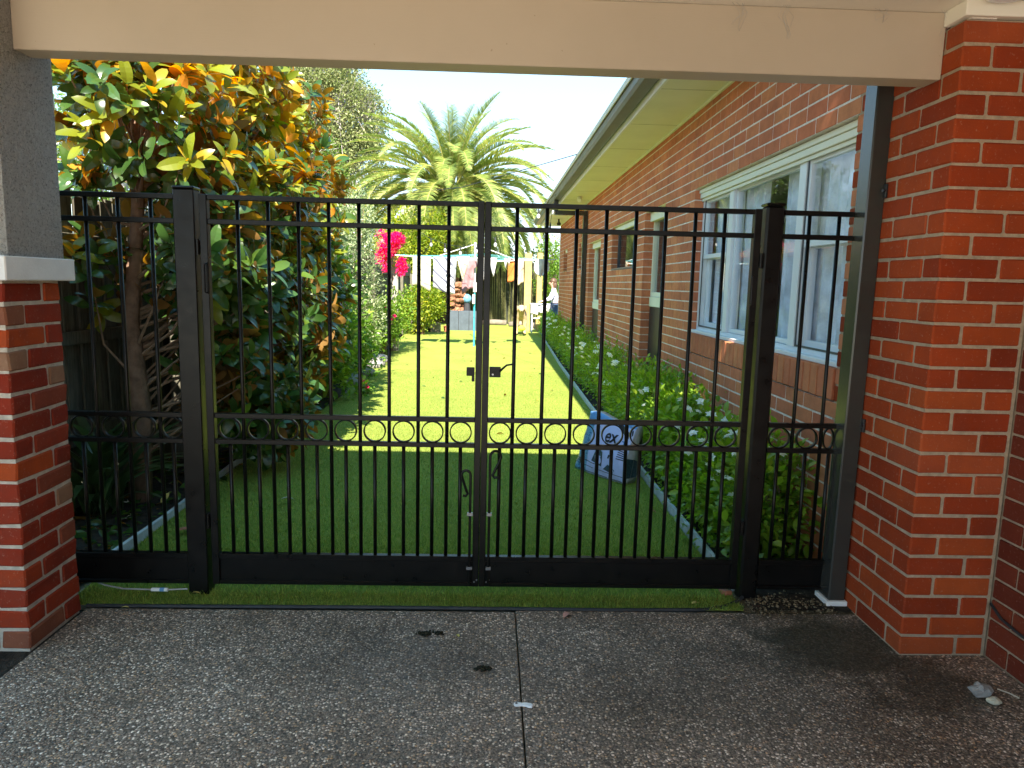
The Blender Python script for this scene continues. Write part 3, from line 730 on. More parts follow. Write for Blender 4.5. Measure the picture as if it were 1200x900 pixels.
def panel(root, x0, x1, bars, rings, sl, sr):
    for nm, z in (('rail', Z['t']), ('rail', Z['u']), ('rail', Z['m1']), ('rail', Z['m2'])):
        m = MB(); hbar(m, x0 + (sl - .001 if sl else 0), x1 - (sr - .001 if sr else 0), z); m.build(nm, 'gate_paint', root)
    for x, w, s in ((x0, sl, 1), (x1, sr, -1)):
        if w:
            m = MB(); a, b_ = (x, x + w) if s > 0 else (x - w, x); m.box(a, b_, YG - .019, YG + .019, Z['b'], Z['t'] + .0125, .0025); m.build('stile', 'gate_paint', root)
    xa, xb = x0 + (sl - .001 if sl else 0), x1 - (sr - .001 if sr else 0)
    m = MB(); m.box(xa, xb, YG - .006, YG + .006, Z['b'] + .012, Z['k'] - .012); m.build('kick_plate', 'gate_paint', root)
    m = MB(); m.box(xa, xb, YG - .0165, YG + .0165, Z['k'] - .012, Z['k'] + .012, .002); m.build('rail', 'gate_paint', root)
    m = MB(); m.box(xa, xb, YG - .0165, YG + .0165, Z['b'], Z['b'] + .018, .002); m.build('rail', 'gate_paint', root)
    for x in bars: bar(root, x, Z['k'] + .01, Z['t'] - .008)
    for x in rings:
        ring(root, x); bar(root, x, Z['k'] + .01, Z['m2'] - .008)
# left leaf
gl_ = thing('gate_leaf', 'left leaf of the black double gate, with the sliding bolt at its lower right', 'gate', (-.66, YG, 0), 'the two leaves of the driveway gate')
xl0, xl1 = -1.290, -.0378; bars = [-1.129 + .1333 * i for i in range(8)]
e = [xl0 + .034] + bars + [xl1 - .03]; panel(gl_, xl0, xl1, bars, [(e[i] + e[i + 1]) / 2 for i in range(9)], .034, .030)
gr_ = thing('gate_leaf', 'right leaf of the black double gate, carrying the lever latch', 'gate', (.58, YG, 0), 'the two leaves of the driveway gate')
xr0, xr1 = -.0366, 1.207; bars = [.108 + .1338 * i for i in range(8)]
e = [xr0 + .03] + bars + [xr1 - .032]; panel(gr_, xr0, xr1, bars, [(e[i] + e[i + 1]) / 2 for i in range(9)], .030, .032)
# fixed panels
fl = thing('fence_panel', 'fixed black steel panel between the left brick pier and the left gate post', 'fence panel', (-1.66, YG, 0))
panel(fl, -1.94, -1.395, [-1.788, -1.648, -1.506], [-1.86, -1.718, -1.577, -1.452], 0, 0)
fr_ = thing('fence_panel', 'fixed black steel panel between the right gate post and the grey steel post', 'fence panel', (1.47, YG, 0))
panel(fr_, 1.31, 1.632, [1.430, 1.566], [1.366, 1.498], 0, 0); ring(fr_, 1.602, .026); bar(fr_, 1.610, Z['k'] + .01, Z['m2'] - .008)
# posts
def post(x0, x1, top, lab, rnd):
    t = thing('gate_post', lab, 'gate post', ((x0 + x1) / 2, YG, 0)); m = MB(); m.box(x0, x1, 3.205, 3.285, -.03, top, .01 if rnd else .004); m.build('shaft', 'gate_paint', t)
    m = MB(); m.box(x0 - .002, x1 + .002, 3.203, 3.287, top + .001, top + .014, .005 if not rnd else .006); m.build('post_cap', 'gate_paint', t); return t
pl_ = post(-1.398, -1.306, 1.862, 'left gate post of black square steel, nearest the roughcast column', False)
pr_ = post(1.222, 1.306, 1.858, 'right gate post of black square steel, nearest the grey steel post', True)
for pp, x in ((pl_, -1.306), (pr_, 1.222)):
    for z in (1.615, .36):
        m = MB(); s = 1 if x < 0 else -1; a, b_ = sorted((x, x + s * .0145)); m.box(a, b_, 3.215, 3.26, z - .032, z + .032, .002)
        m.tube([(x + s * .008, 3.212, z - .034), (x + s * .008, 3.212, z + .034)], .0075, 8); m.build('hinge', 'gate_paint', pp)
for root, x in ((gl_, -1.262), (gr_, 1.18)):
    m = MB(); m.tube([(x, 3.214, 1.545), (x - .006, 3.200, 1.54), (x - .006, 3.198, 1.42), (x, 3.214, 1.415)], .004, 6); m.build('pull_loop', 'gate_paint', root)
# latch
lat = MB(); lat.box(-.004, .048, 3.206, 3.216, 1.062, 1.11, .002); lat.box(-.003, .012, 3.2165, 3.25, 1.068, 1.105, .002); lo = lat.build('latch', 'gate_paint', gr_)
m = MB(); m.tube([(.044, 3.208, 1.09), (.058, 3.200, 1.105), (.074, 3.195, 1.120), (.10, 3.193, 1.125)], [.006, .005, .0045, .004], 8); m.build('lever', 'gate_paint', lo)
m = MB(); m.tube([(.012, 3.2055, 1.075), (.012, 3.2035, 1.075)], .0045, 10); m.build('screw', 'bolt_steel', lo)
m = MB(); m.box(-.108, -.071, 3.208, 3.216, 1.066, 1.106, .002); m.box(-.084, -.071, 3.210, 3.217, 1.04, 1.066, .001); m.build('strike_plate', 'gate_paint', gl_)
# drop bolts
def hook(x, z, r, s):
    pts = [(x, 3.208, .06), (x, 3.208, z)]
    for k in range(0, 10): a = math.pi * k / 9; pts.append((x + s * (r - r * math.cos(a)), 3.208, z + r * 1.1 * math.sin(a)))
    xe = x + s * 2 * r; pts += [(xe - s * .006, 3.207, z - .02), (x + s * .018, 3.206, z - .075), (x + s * .012, 3.206, z - .088), (x + s * .022, 3.205, z - .10), (x + s * .034, 3.205, z - .096)]
    return pts
m = MB(); m.tube(hook(-.082, .60, .021, -1), .0065, 8); bo = m.build('drop_bolt', 'gate_paint', gl_)
for z in (.405, .14): m = MB(); m.box(-.096, -.068, 3.20, 3.215, z, z + .015, .001); m.build('bolt_guide', 'bolt_steel', bo)
m = MB(); m.tube(hook(.008, .69, .025, 1), .0065, 8); bo = m.build('drop_bolt', 'gate_paint', gr_)
for z in (.405, .14): m = MB(); m.box(-.004, .02, 3.20, 3.215, z, z + .015, .001); m.build('bolt_guide', 'bolt_steel', bo)
for root, x in ((gl_, -.058), (gr_, .0)):
    m = MB(); m.tube([(x, 3.2165, .075), (x, 3.214, .075)], .004, 8); m.tube([(x + .012, 3.2165, .085), (x + .012, 3.214, .085)], .004, 8); m.build('screw', 'bolt_steel', root)

# ================================================================ GARDEN EDGES, BEDS
m = MB()
ep = [(1.232, 3.3), (1.225, 5.2), (1.23, 8.6), (1.29, 13), (1.5, 21.5)]
for (x0, y0), (x1, y1) in zip(ep[:-1], ep[1:]):
    dx, dy = x1 - x0, y1 - y0; L = math.hypot(dx, dy); nx, ny = dy / L * .011, -dx / L * .011
    vs = [(x0 - nx, y0 - ny, -.03), (x0 + nx, y0 + ny, -.03), (x1 + nx, y1 + ny, -.03), (x1 - nx, y1 - ny, -.03), (x0 - nx, y0 - ny, .055), (x0 + nx, y0 + ny, .055), (x1 + nx, y1 + ny, .055), (x1 - nx, y1 - ny, .055)]
    m.add(vs, [(0, 3, 2, 1), (4, 5, 6, 7), (0, 1, 5, 4), (1, 2, 6, 5), (2, 3, 7, 6), (3, 0, 4, 7)])
tag(m.build('garden_edging', 'edging_board', origin=(1.23, 3.3, 0)), 'pale board edging between the lawn and the white flowering hedge', 'garden edging')
m = MB(); ep = [(-1.965, 3.45), (-1.955, 4.2), (-2.0, 5.4), (-1.97, 6.6)]
for (x0, y0), (x1, y1) in zip(ep[:-1], ep[1:]):
    nx = .011; vs = [(x0 - nx, y0, -.03), (x0 + nx, y0, -.03), (x1 + nx, y1, -.03), (x1 - nx, y1, -.03), (x0 - nx, y0, .05), (x0 + nx, y0, .05), (x1 + nx, y1, .05), (x1 - nx, y1, .05)]
    m.add(vs, [(0, 3, 2, 1), (4, 5, 6, 7), (0, 1, 5, 4), (1, 2, 6, 5), (2, 3, 7, 6), (3, 0, 4, 7)])
tag(m.build('garden_edging', 'edging_board', origin=(-1.96, 3.5, 0)), 'pale board edging along the dark soil bed under the magnolia', 'garden edging')
m = MB(); m.tube([(-1.80, 3.078, .004), (-.5, 3.083, .006), (.6, 3.078, .006), (1.0, 3.088, .006), (1.12, 3.12, .008), (1.2, 3.17, .012), (1.235, 3.2, .02)], .0085, 6)
tag(m.build('turf_border', 'black_rubber', origin=(0, 3.08, 0)), 'black rubber strip between the concrete and the turf, curling up at the right gate post', 'border strip')
sheet('left_verge', [(-4, -3), (-1.792, -3), (-1.792, 3.06), (-4, 3.06)], -.008, 'soil')
sheet('left_bed', [(-2.62, 3.05), (-1.97, 3.05), (-1.96, 4.2), (-2.0, 6.6), (-1.9, 9), (-2.2, 13), (-2.5, 20), (-2.6, 26)], .012, 'soil')
sheet('right_bed', [(1.24, 3.08), (1.712, 3.08), (1.712, 18.2), (1.6, 21.5), (1.51, 21.5), (1.3, 13), (1.24, 8.6)], .012, 'soil')
# gravelly patch between right gate post and steel post
P = np.stack([RNG.uniform(1.24, 1.64, 900), RNG.normal(3.16, .05, 900), RNG.uniform(.0, .014, 900)], 1)
cube = ([(-.5, -.4, -.4), (.5, -.5, -.4), (.4, .5, -.4), (-.5, .4, -.4), (-.4, -.4, .4), (.4, -.3, .3), (.3, .4, .4), (-.4, .4, .3)], [(0, 3, 2, 1), (4, 5, 6, 7), (0, 1, 5, 4), (1, 2, 6, 5), (2, 3, 7, 6), (3, 0, 4, 7)])
simple('gravel_stone', (.16, .125, .075), .9, .2, .6, 90); simple('dirt', (.10, .08, .05), .95, .1, .5, 40, .8, 80)
sheet('dirt_patch', [(1.2, 3.06), (1.72, 3.06), (1.72, 3.35), (1.2, 3.35)], .003, 'dirt')
tag(link('gravel', scatter_mesh('gravel', cube[0], cube[1], P, unit(900), .004 + .012 * RNG.random(900) ** 3, None, 'gravel_stone')), 'loose brown gravel and dirt at the foot of the right fixed panel', 'gravel', kind='stuff')
# mulch and litter in the left bed
n = 900; P = np.stack([RNG.uniform(-2.6, -1.98, n), RNG.uniform(3.2, 9, n), np.full(n, .018)], 1); D = unit(n); D[:, 2] *= .2
tag(link('leaf_litter', scatter_mesh('leaf_litter', *LEAF_MED, P, D, .03 + .08 * RNG.random(n), RNG.normal(0, .4, n), 'magnolia_leaf')), 'dry fallen leaves scattered over the dark soil under the magnolia', 'leaf litter', kind='stuff')

# ================================================================ LEFT FENCE
XFN = -2.64
fen = thing('paling_fence', 'dark weathered timber paling fence behind the magnolia at left', 'fence', (XFN, 10, 0))
me0 = [None] * 4
for i in range(4):
    m = MB(); h = 1.80 + .02 * i; m.box(0, .016, 0, .098, 0, h, .002); me0[i] = m.mesh('paling', 'paling_wood')
y = 3.0; i = 0
while y < 26.5:
    inst('paling', me0[i % 4], fen, (XFN + (0 if i % 2 else .0165), y, .165), (0, R(random.uniform(-.3, .3)), 0)); y += .079; i += 1
for z in (.42, 1.05, 1.65):
    m = MB(); m.box(XFN + .036, XFN + .074, 3.0, 26.4, z, z + .08, .004); m.build('rail', 'paling_wood', fen)
m = MB(); m.box(XFN + .0, XFN + .03, 3.0, 26.4, -.04, .145, .003); m.build('plinth_board', 'paling_wood', fen)
for y in np.arange(3.3, 26.4, 2.4):
    m = MB(); m.box(XFN + .076, XFN + .16, y, y + .1, -.04, 1.72, .005); m.build('post', 'paling_wood', fen)

# ================================================================ MAGNOLIAS
def magnolia(loc, crowns, nros, trunk_pts, trunk_r, label, near_leaves, litcrowns=None, seed=1):
    t = thing('magnolia_tree', label, 'tree', loc, None)
    rng = np.random.default_rng(seed)
    w = np.array([c[6] for c in crowns]); w = w / w.sum()
    k = rng.choice(len(crowns), nros, p=w); B = np.array([c[:6] for c in crowns])[k]
    u = rng.normal(size=(nros, 3)); u /= np.linalg.norm(u, axis=1, keepdims=True); r = (.25 + .75 * rng.random(nros)) ** .5
    T = B[:, :3] + u * r[:, None] * B[:, 3:]
    ok = (T[:, 2] > .12) & (T[:, 0] > XFN + .14) & ~((T[:, 1] < 3.75)); T = T[ok]; u = u[ok]; nros = len(T)
    ax = u * .8 + np.array([.15, -.15, .65]) + rng.normal(0, .35, (nros, 3)); ax /= np.linalg.norm(ax, axis=1, keepdims=True)
    Pp = []; Dd = []; Ss = []; Rr = []; Uu = []
    sunlit_draw = []
    for i in range(nros):
        a = Vector(ax[i]); p = Vector(T[i]); e1 = a.orthogonal().normalized(); e2 = a.cross(e1); nl = rng.integers(6, 10); ph = rng.random() * 6.28
        yv = rng.random()
        for j in range(nl):
            an = ph + j * 2.4; sp = .65 + .12 * j + rng.normal(0, .12); d = a * math.cos(sp) + (e1 * math.cos(an) + e2 * math.sin(an)) * math.sin(sp)
            Pp.append(p - a * (.012 * j)); Dd.append(d); Ss.append(.105 + .08 * rng.random()); Uu.append(a); Rr.append(rng.normal(0, .35)); sunlit_draw.append(yv)
    Pp = np.array(Pp); Dd = np.array(Dd); Ss = np.array(Ss); Uu = np.array(Uu); Rr = np.array(Rr); sunlit_draw = np.array(sunlit_draw)
    d_cam = np.linalg.norm(Pp - np.array(CAMP), axis=1); 
    q = (Pp - np.array(CAMP)); vis = (q[:, 1] > 3.2) & (q[:, 0] / q[:, 1] > -.60) & (q[:, 2] / q[:, 1] < .29)
    score = np.where(vis, Ss / d_cam, 0); order = np.argsort(-score); near = order[:near_leaves]; rest = order[near_leaves:]
    lims = litcrowns or 9
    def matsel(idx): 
        pr = np.clip((Pp[idx, 2] - lims) * .9 + .08, 0.03, .68); return sunlit_draw[idx] < pr  # sunlit crown put into colour: golden leaves more frequent with height
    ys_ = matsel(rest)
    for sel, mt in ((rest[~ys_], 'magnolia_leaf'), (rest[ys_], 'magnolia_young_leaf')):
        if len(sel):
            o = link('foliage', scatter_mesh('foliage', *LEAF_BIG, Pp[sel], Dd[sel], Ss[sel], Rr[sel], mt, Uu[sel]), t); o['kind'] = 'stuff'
    tm = {}
    for mt in ('magnolia_leaf', 'magnolia_young_leaf'):
        me = bpy.data.meshes.new('leaf'); me.from_pydata([tuple(v) for v in LEAF_BIG[0]], [], LEAF_BIG[1]); me.materials.append(MATS[mt]); tm[mt] = me
    ysn = matsel(near); M_ = rotmats(Dd[near], Uu[near], Rr[near]); base = wloc(t)
    for q_, i in enumerate(near):
        o = bpy.data.objects.new('leaf', tm['magnolia_young_leaf' if ysn[q_] else 'magnolia_leaf']); COL.objects.link(o); o.parent = t
        o.matrix_local = Matrix.Translation(Vector(Pp[i]) - base) @ Matrix(M_[q_].tolist()).to_4x4() @ Matrix.Scale(float(Ss[i]), 4)
    # wood
    m = MB(); m.tube(trunk_pts, [trunk_r * (1 - .65 * i / (len(trunk_pts) - 1)) for i in range(len(trunk_pts))], 9); m.build('trunk', 'bark', t, smooth=True)
    m = MB(); tp = [Vector(p) for p in trunk_pts]
    for i in range(nros):
        p = Vector(T[i])
        if rng.random() < .2:
            z = min(max(p.z - .25 - .4 * rng.random(), tp[0].z + .3), tp[-1].z); s = 0
            for a_, b_ in zip(tp[:-1], tp[1:]):
                if a_.z <= z <= b_.z: s = a_.lerp(b_, (z - a_.z) / (b_.z - a_.z))
            if s == 0: s = tp[-1]
            mid = s.lerp(p, .55) + Vector((0, 0, -.04)) + Vector(rng.normal(0, .04, 3)); m.tube([s, mid, p], [.012, .007, .0035], 4, False)
    o = m.build('branches', 'branch_bark', t); o['kind'] = 'stuff'
    return t
magnolia((-2.30, 4.62, 0), [(-2.15, 4.55, 2.45, .6, .6, .55, 1.1), (-2.3, 4.7, 3.1, .5, .6, .5, .8), (-1.9, 4.85, 1.65, .42, .5, .45, .75), (-2.45, 4.5, 1.5, .2, .4, .35, .16), (-1.85, 5.0, .9, .35, .4, .4, .35)], 520,
         [(-2.30, 4.6, 0), (-2.27, 4.62, .6), (-2.30, 4.6, 1.2), (-2.22, 4.6, 1.9), (-2.2, 4.65, 3.1)], .075, 'magnolia with dark glossy leaves nearest the gate, its trunk showing behind the left fixed panel', 300, 1.95, 1)
magnolia((-2.15, 6.0, 0), [(-1.95, 6.0, 1.1, .62, .7, .85, 1.4), (-2.0, 6.1, 2.2, .55, .75, .7, 1.3), (-2.1, 6.1, 3.1, .46, .7, .6, .9), (-1.75, 5.5, .5, .4, .5, .38, .5)], 760,
         [(-2.15, 6.0, 0), (-2.12, 6.0, .9), (-2.1, 6.05, 1.9), (-2.05, 6.1, 3.3)], .07, 'middle magnolia of the row, leafy to the ground, upper leaves glowing yellow orange', 300, 1.6, 2)
magnolia((-2.2, 7.7, 0), [(-2.05, 7.7, 1.2, .55, .7, .9, 1.2), (-2.1, 7.7, 2.3, .6, .7, .7, 1.1), (-2.2, 7.7, 3.1, .5, .6, .6, .7)], 480,
         [(-2.25, 7.7, 0), (-2.2, 7.7, 1.2), (-2.2, 7.7, 2.2), (-2.2, 7.7, 3.3)], .06, 'farthest magnolia of the row, beside the lime green garden shrubs', 200, 1.2, 3)
# strappy plant under the first magnolia
n = 60; P = np.tile(np.array([[-2.42, 4.35, .0]]), (n, 1)) + RNG.normal(0, .05, (n, 3)) * [1, 1, 0]; D = unit(n); D[:, 2] = np.abs(D[:, 2]) + .7
tag(link('strap_leaf_plant', scatter_mesh('strap_leaf_plant', *leaf_tpl(.09, 6, .1, .5), P, D, .45 + .35 * RNG.random(n), None, 'strap_leaf'), None, None, (-2.42, 4.35, 0)), 'clump of long narrow dark leaves by the paling fence under the magnolia', 'plant')

# ================================================================ GARDENIA HEDGE
hd = thing('hedge', 'low glossy green hedge with white flowers along the foot of the house wall', 'hedge', (1.48, 11, 0))
bl = []
for y in np.arange(3.72, 21.6, .34):
    xc = 1.50 if y < 9 else 1.50 + .012 * (y - 9); h = .30 + .05 * math.sin(y * 2.3) + (.02 if y > 5 else -.02)
    bl.append((xc + .005 + random.uniform(-.02, .02), y, h, .19, .27, h + .04, 2.2 if y < 8 else .8))
foliage('foliage', [b_ for b_ in bl if b_[1] < 5.7], 11500, .062, 'gardenia_leaf', hd, .4, LEAF_MED, 0, clump=8); foliage('foliage', [b_ for b_ in bl if b_[1] >= 5.7], 46000, .044, 'gardenia_leaf', hd, .45, LEAF_MED, 0, clump=9)
m = MB()
for (cx, cy, cz, *_r) in bl[:40]:
    for _ in range(5): m.tube([(cx + random.uniform(-.05, .05), cy, 0), (cx + random.uniform(-.12, .12), cy + random.uniform(-.1, .1), cz), (cx + random.uniform(-.18, .18), cy + random.uniform(-.15, .15), cz * 1.7)], [.008, .005, .003], 4, False)
o = m.build('stems', 'branch_bark', hd); o['kind'] = 'stuff'
# one flower = six petals; every flower its own part
fm = MB(); pt, pf = leaf_tpl(.62, 3, .15, .25)
for ly, (tilt, s, ph) in enumerate(((.35, .034, 0), (.9, .024, .5))):
    for k in range(6):
        a = k * math.pi / 3 + ph; mt = Matrix.Rotation(a, 4, 'Z') @ Matrix.Rotation(tilt, 4, 'X') @ Matrix.Scale(s, 4); fm.add([tuple(mt @ Vector(v)) for v in pt], pf)
flower = fm.mesh('flower', 'white_petal'); fr2 = random.Random(5)
for i in range(120):
    y = 3.6 + 15 * fr2.random() ** 1.6; xc = 1.47 if y < 9 else 1.47 + .012 * (y - 9); a = fr2.uniform(-1.2, 2.6); h = .33
    x = xc + .2 * math.cos(a + 1.57) if a > 1.2 else xc - .2 * math.sin(a * .8 + .3); z = h + .33 * abs(math.cos(a * .6)) + fr2.uniform(-.05, .05)
    s = fr2.uniform(.8, 1.25) * (1.25 if y > 6 else 1)
    inst('flower', flower, hd, (min(max(x, 1.22), 1.68), y, z), (fr2.uniform(-.9, .2), fr2.uniform(-.9, .2), fr2.random() * 6), (s, s, s))

# ================================================================ LEFT GARDEN SHRUBS
def shrub(name, label, loc, blobs, n, size, mat, tpl=LEAF_TINY, stem='branch_bark', cat='shrub', clump=8, shell=.3, group=None):
    t = thing(name, label, cat, loc, group); foliage('foliage', blobs, n, size, mat, t, shell, tpl, 0, clump=clump)
    m = MB(); lo = Vector(loc)
    for b_ in blobs:
        for _ in range(3): m.tube([lo + Vector((random.uniform(-.05, .05), random.uniform(-.05, .05), 0)), lo.lerp(Vector(b_[:3]), .5) + Vector((0, 0, .1)), Vector(b_[:3]) + Vector((random.uniform(-.1, .1), 0, b_[5] * .5))], [.018, .012, .004], 4, False)
    o = m.build('stems', stem, t); o['kind'] = 'stuff'; return t
shrub('leafy_shrub', 'lime green broad leaved shrub next to the magnolias at the edge of the lawn', (-2.1, 9.0, 0), [(-2.1, 9.0, .75, .42, .5, .6), (-2.15, 9.4, 1.35, .35, .4, .4), (-1.95, 8.7, .4, .3, .35, .3)], 3400, .085, 'lime_leaf', LEAF_MED)
shrub('leafy_shrub', 'lower lime green shrub behind, level with the first pink ground flowers', (-2.25, 10.6, 0), [(-2.2, 10.6, .6, .42, .5, .5), (-2.05, 10.9, .35, .3, .4, .28)], 2200, .08, 'lime_leaf', LEAF_MED)
shrub('variegated_shrub', 'tall airy shrub with pale cream and green variegated small leaves by the left fence', (-2.35, 12.4, 0), [(-2.3, 12.3, 1.5, .38, .5, .7), (-2.3, 12.4, 2.4, .36, .45, .6), (-2.2, 12.2, .8, .4, .5, .5), (-2.5, 11.4, 1.9, .3, .4, .8)], 9500, .05, 'variegated_leaf', LEAF_TINY)
shrub('flowering_shrub', 'bright green shrub with red pink blooms in front of the pale post', (-2.2, 14.6, 0), [(-2.15, 14.6, .65, .38, .5, .45), (-1.95, 15.0, .9, .3, .35, .35), (-2.35, 13.9, .6, .35, .4, .45)], 3600, .07, 'lime_leaf', LEAF_MED)
fm = MB()
for k in range(9):
    a = k * 2.4; mt = Matrix.Rotation(a, 4, 'Z') @ Matrix.Rotation(.5 + .06 * k, 4, 'X') @ Matrix.Scale(.05, 4); fm.add([tuple(mt @ Vector(v)) for v in pt], pf)
pinkf = fm.mesh('bloom', 'pink_bract')
sh = bpy.data.objects[-1] if False else None
for (x, y, z, s) in ((-1.93, 14.25, .78, 1.2), (-1.98, 14.2, .72, .9), (-2.2, 13.8, .75, 1.1), (-2.12, 14.3, .95, .8)):
    parent = [o for o in COL.objects if o.name.startswith('flowering_shrub')][0]; inst('bloom', pinkf, parent, (x, y, z), (R(60), 0, 0), (s, s, s))
# pink ground flower at the edge of the lawn
t = thing('geranium', 'small geranium with magenta blooms at the edge of the lawn, below the lime green shrub', 'flower', (-1.66, 9.3, 0))
foliage('foliage', [(-1.68, 9.35, .07, .12, .12, .07)], 220, .05, 'lime_leaf', t, .2, LEAF_MED)
for (x, y, z) in ((-1.64, 9.25, .14), (-1.69, 9.2, .12), (-1.62, 9.3, .08), (-1.67, 9.28, .17)): inst('bloom', pinkf, t, (x, y, z), (R(random.uniform(20, 70)), 0, random.random()), (.9, .9, .9))
# bougainvillea on its pale post
t = thing('bougainvillea', 'bougainvillea with hot pink bracts climbing the top of a pale post', 'plant', (-2.1, 15.1, 0))
foliage('foliage', [(-2.3, 15.2, 2.25, .35, .3, .25), (-2.0, 15.1, 2.1, .3, .3, .3)], 700, .06, 'yellow_leaf', t, .3, LEAF_MED)
foliage('bracts', [(-2.15, 14.9, 2.2, .20, .2, .24, 1), (-1.98, 14.9, 2.33, .17, .2, .14, .8), (-2.28, 14.95, 2.0, .12, .12, .2, .5), (-1.87, 14.9, 1.78, .10, .1, .20, .55), (-2.2, 14.9, 1.72, .06, .06, .08, .12), (-2.3, 14.9, 2.45, .1, .1, .06, .12)], 2600, .055, 'pink_bract', t, .1, LEAF_MED)
m = MB(); m.tube([(-2.12, 15.2, 0), (-2.16, 15.1, 1.1), (-2.1, 15.0, 2.1)], [.03, .02, .012], 6); m.build('stem', 'branch_bark', t)
m = MB(); m.box(-2.14, -1.99, 15.24, 15.38, 0, 2.0, .012); tag(m.build('garden_post', 'pale_bark', origin=(-2.07, 15.3, 0)), 'pale grey weathered post carrying the pink bougainvillea', 'post')
shrub('leafy_shrub', 'sunlit yellow green shrub under the cream and white washing', (-1.95, 20.3, 0), [(-1.95, 20.2, .85, .62, .6, .5), (-1.75, 20.0, 1.05, .35, .4, .35), (-2.2, 20.4, .45, .4, .5, .4)], 5200, .075, 'yellow_leaf', LEAF_MED)
shrub('fruit_tree', 'yellow green fruit tree rising behind the washing line at left', (-2.6, 23.5, 0), [(-2.3, 23.5, 2.5, .8, .8, .7), (-2.9, 23.7, 3.0, .7, .7, .8), (-2.0, 23.4, 3.2, .6, .6, .5)], 5200, .11, 'yellow_leaf', LEAF_MED, cat='tree')
for i, (x, y, r) in enumerate(((-1.98, 10.3, .15), (-2.02, 11.2, .2), (-2.0, 12.3, .17), (-2.08, 13.2, .22))):
    m = MB(); m.blob((x, y, .04), (r, r * 1.3, .1), 11, 6, i + 3, .12)
    tag(m.build('edge_stone', 'stone', origin=(x, y, 0), smooth=True), ['grey edge stone nearest the magnolias', 'second grey edge stone, beside the lower lime shrub', 'third grey edge stone, in front of the variegated shrub', 'farthest and largest grey edge stone, before the red flowers'][i], 'stone', 'stones edging the left garden bed')

# ================================================================ PALM
def palm(cx, cy, cz):
    t = thing('date_palm', 'large feathery date palm at the far end of the lawn, arching over the washing', 'tree', (cx, cy, 0))
    m = MB(); rr = random.Random(2)
    m.tube([(cx, cy, 0), (cx - .03, cy, 1.2), (cx, cy, 2.6), (cx, cy, cz - .9), (cx, cy, cz - .1)], [.42, .36, .38, .5, .42], 16)
    m.build('trunk', 'palm_boot', t)
    m = MB()
    for k in range(150):
        z = cz - 1.5 + 1.35 * (k / 150); a = k * 2.4; r = .42 + .12 * (z - cz + 1.5)
        p = Vector((cx + r * math.cos(a), cy + r * math.sin(a), z)); m.tube([p, p + Vector((.22 * math.cos(a), .22 * math.sin(a), .25))], [.075, .03], 4)
    o = m.build('leaf_bases', 'palm_boot', t); o['kind'] = 'stuff'
    N = 150
    for k in range(N):
        az = k * 2.39996 + rr.uniform(-.2, .2); u = k / (N - 1)
        el = R(82) - u ** .85 * R(118) + rr.uniform(-.08, .08)      # young ones upright, old ones hanging
        L = (3.3 + 1.15 * math.sin(math.pi * min(1, u * 1.05))) * rr.uniform(.92, 1.08); drp = R(50 + 42 * math.sin(math.pi * u)) * rr.uniform(.8, 1.15)
        h = Vector((math.cos(az), math.sin(az), 0)); p = Vector((cx, cy, cz - .25 + .3 * (1 - u))) + h * .25; pts = [p.copy()]; S = 14; e = el
        for s in range(S):
            e = el - drp * ((s + 1) / S) ** 1.4; p = p + (h * math.cos(e) + Vector((0, 0, 1)) * math.sin(e)) * (L / S); pts.append(p.copy())
        m = MB(); m.cur = 1; m.tube(pts[:-1], [.032 * (1 - .8 * i / S) for i in range(S)], 4); m.cur = 0
        nl = 60
        for j in range(nl):
            s = .12 + .88 * (j + .5) / nl; f_ = s * S; i0 = min(int(f_), S - 1); q = pts[i0].lerp(pts[i0 + 1], f_ - i0); tg = (pts[i0 + 1] - pts[i0]).normalized()
            side = tg.cross(Vector((0, 0, 1))); side = side.normalized() if side.length > .05 else Vector((-h.y, h.x, 0)); upv = side.cross(tg)
            ll = .52 * math.sin(math.pi * min(.97, s * .85 + .12)) ** .7 * rr.uniform(.85, 1.1)
            for sg in (-1, 1):
                d = (side * sg * .72 + tg * .62 + upv * rr.uniform(.15, .4)).normalized(); wv = tg * .024 - upv * .008
                tip = q + d * ll + Vector((0, 0, -.16 * ll)); md_ = q + d * ll * .5 + Vector((0, 0, .0))
                m.add([q - wv, q + wv, md_ + wv * .8, md_ - wv * .8, tip], [(0, 1, 2, 3), (3, 2, 4)])
        m.build('frond', ['palm_leaf', 'rachis'], t)
    return t
palm(-1.55, 26.5, 4.85)

# ================================================================ FAR BACKGROUND
t = thing('bamboo_fence', 'tall dark bamboo screen at the far end of the lawn behind the washing', 'fence', (1.0, 27.4, 0))
m = MB(); m.box(-4.2, 3.2, 27.5, 27.55, -.04, 2.3); m.build('backing', 'bamboo_backing', t)
m = MB(); rr = random.Random(9)
m.tube([(0, 0, 0), (0, 0, 2.2)], .021, 6); culm = m.mesh('culm', 'bamboo')
x = -4.1; k = 0
while x < 3.1:
    inst('culm', culm, t, (x, 27.42 + rr.uniform(-.03, .03), -.02), (R(rr.uniform(-1, 1)), R(rr.uniform(-2.2, 2.2)), 0), (1, 1, rr.uniform(.75, 1.05))); x += rr.uniform(.045, .11); k += 1
    if k > 280: break
shrub('bush', 'bright green bush behind the woman, at the corner of the house', (2.4, 25.6, 0), [(2.3, 25.6, 1.5, .75, .6, .8), (2.1, 25.6, 2.5, .6, .6, .6), (2.8, 25.6, 1.0, .7, .6, .8)], 6500, .09, 'lime_leaf', LEAF_MED)
o = foliage('hedgerow', [(x, 29.5, 1.6, 1.3, .8, 1.5) for x in np.arange(-9, 9, 1.4)], 26000, .13, 'hedge_dark_leaf', None, .3, LEAF_MED, clump=10)
tag(o, 'dark dense greenery closing the garden behind the bamboo screen', 'hedge')
o['kind'] = 'stuff'
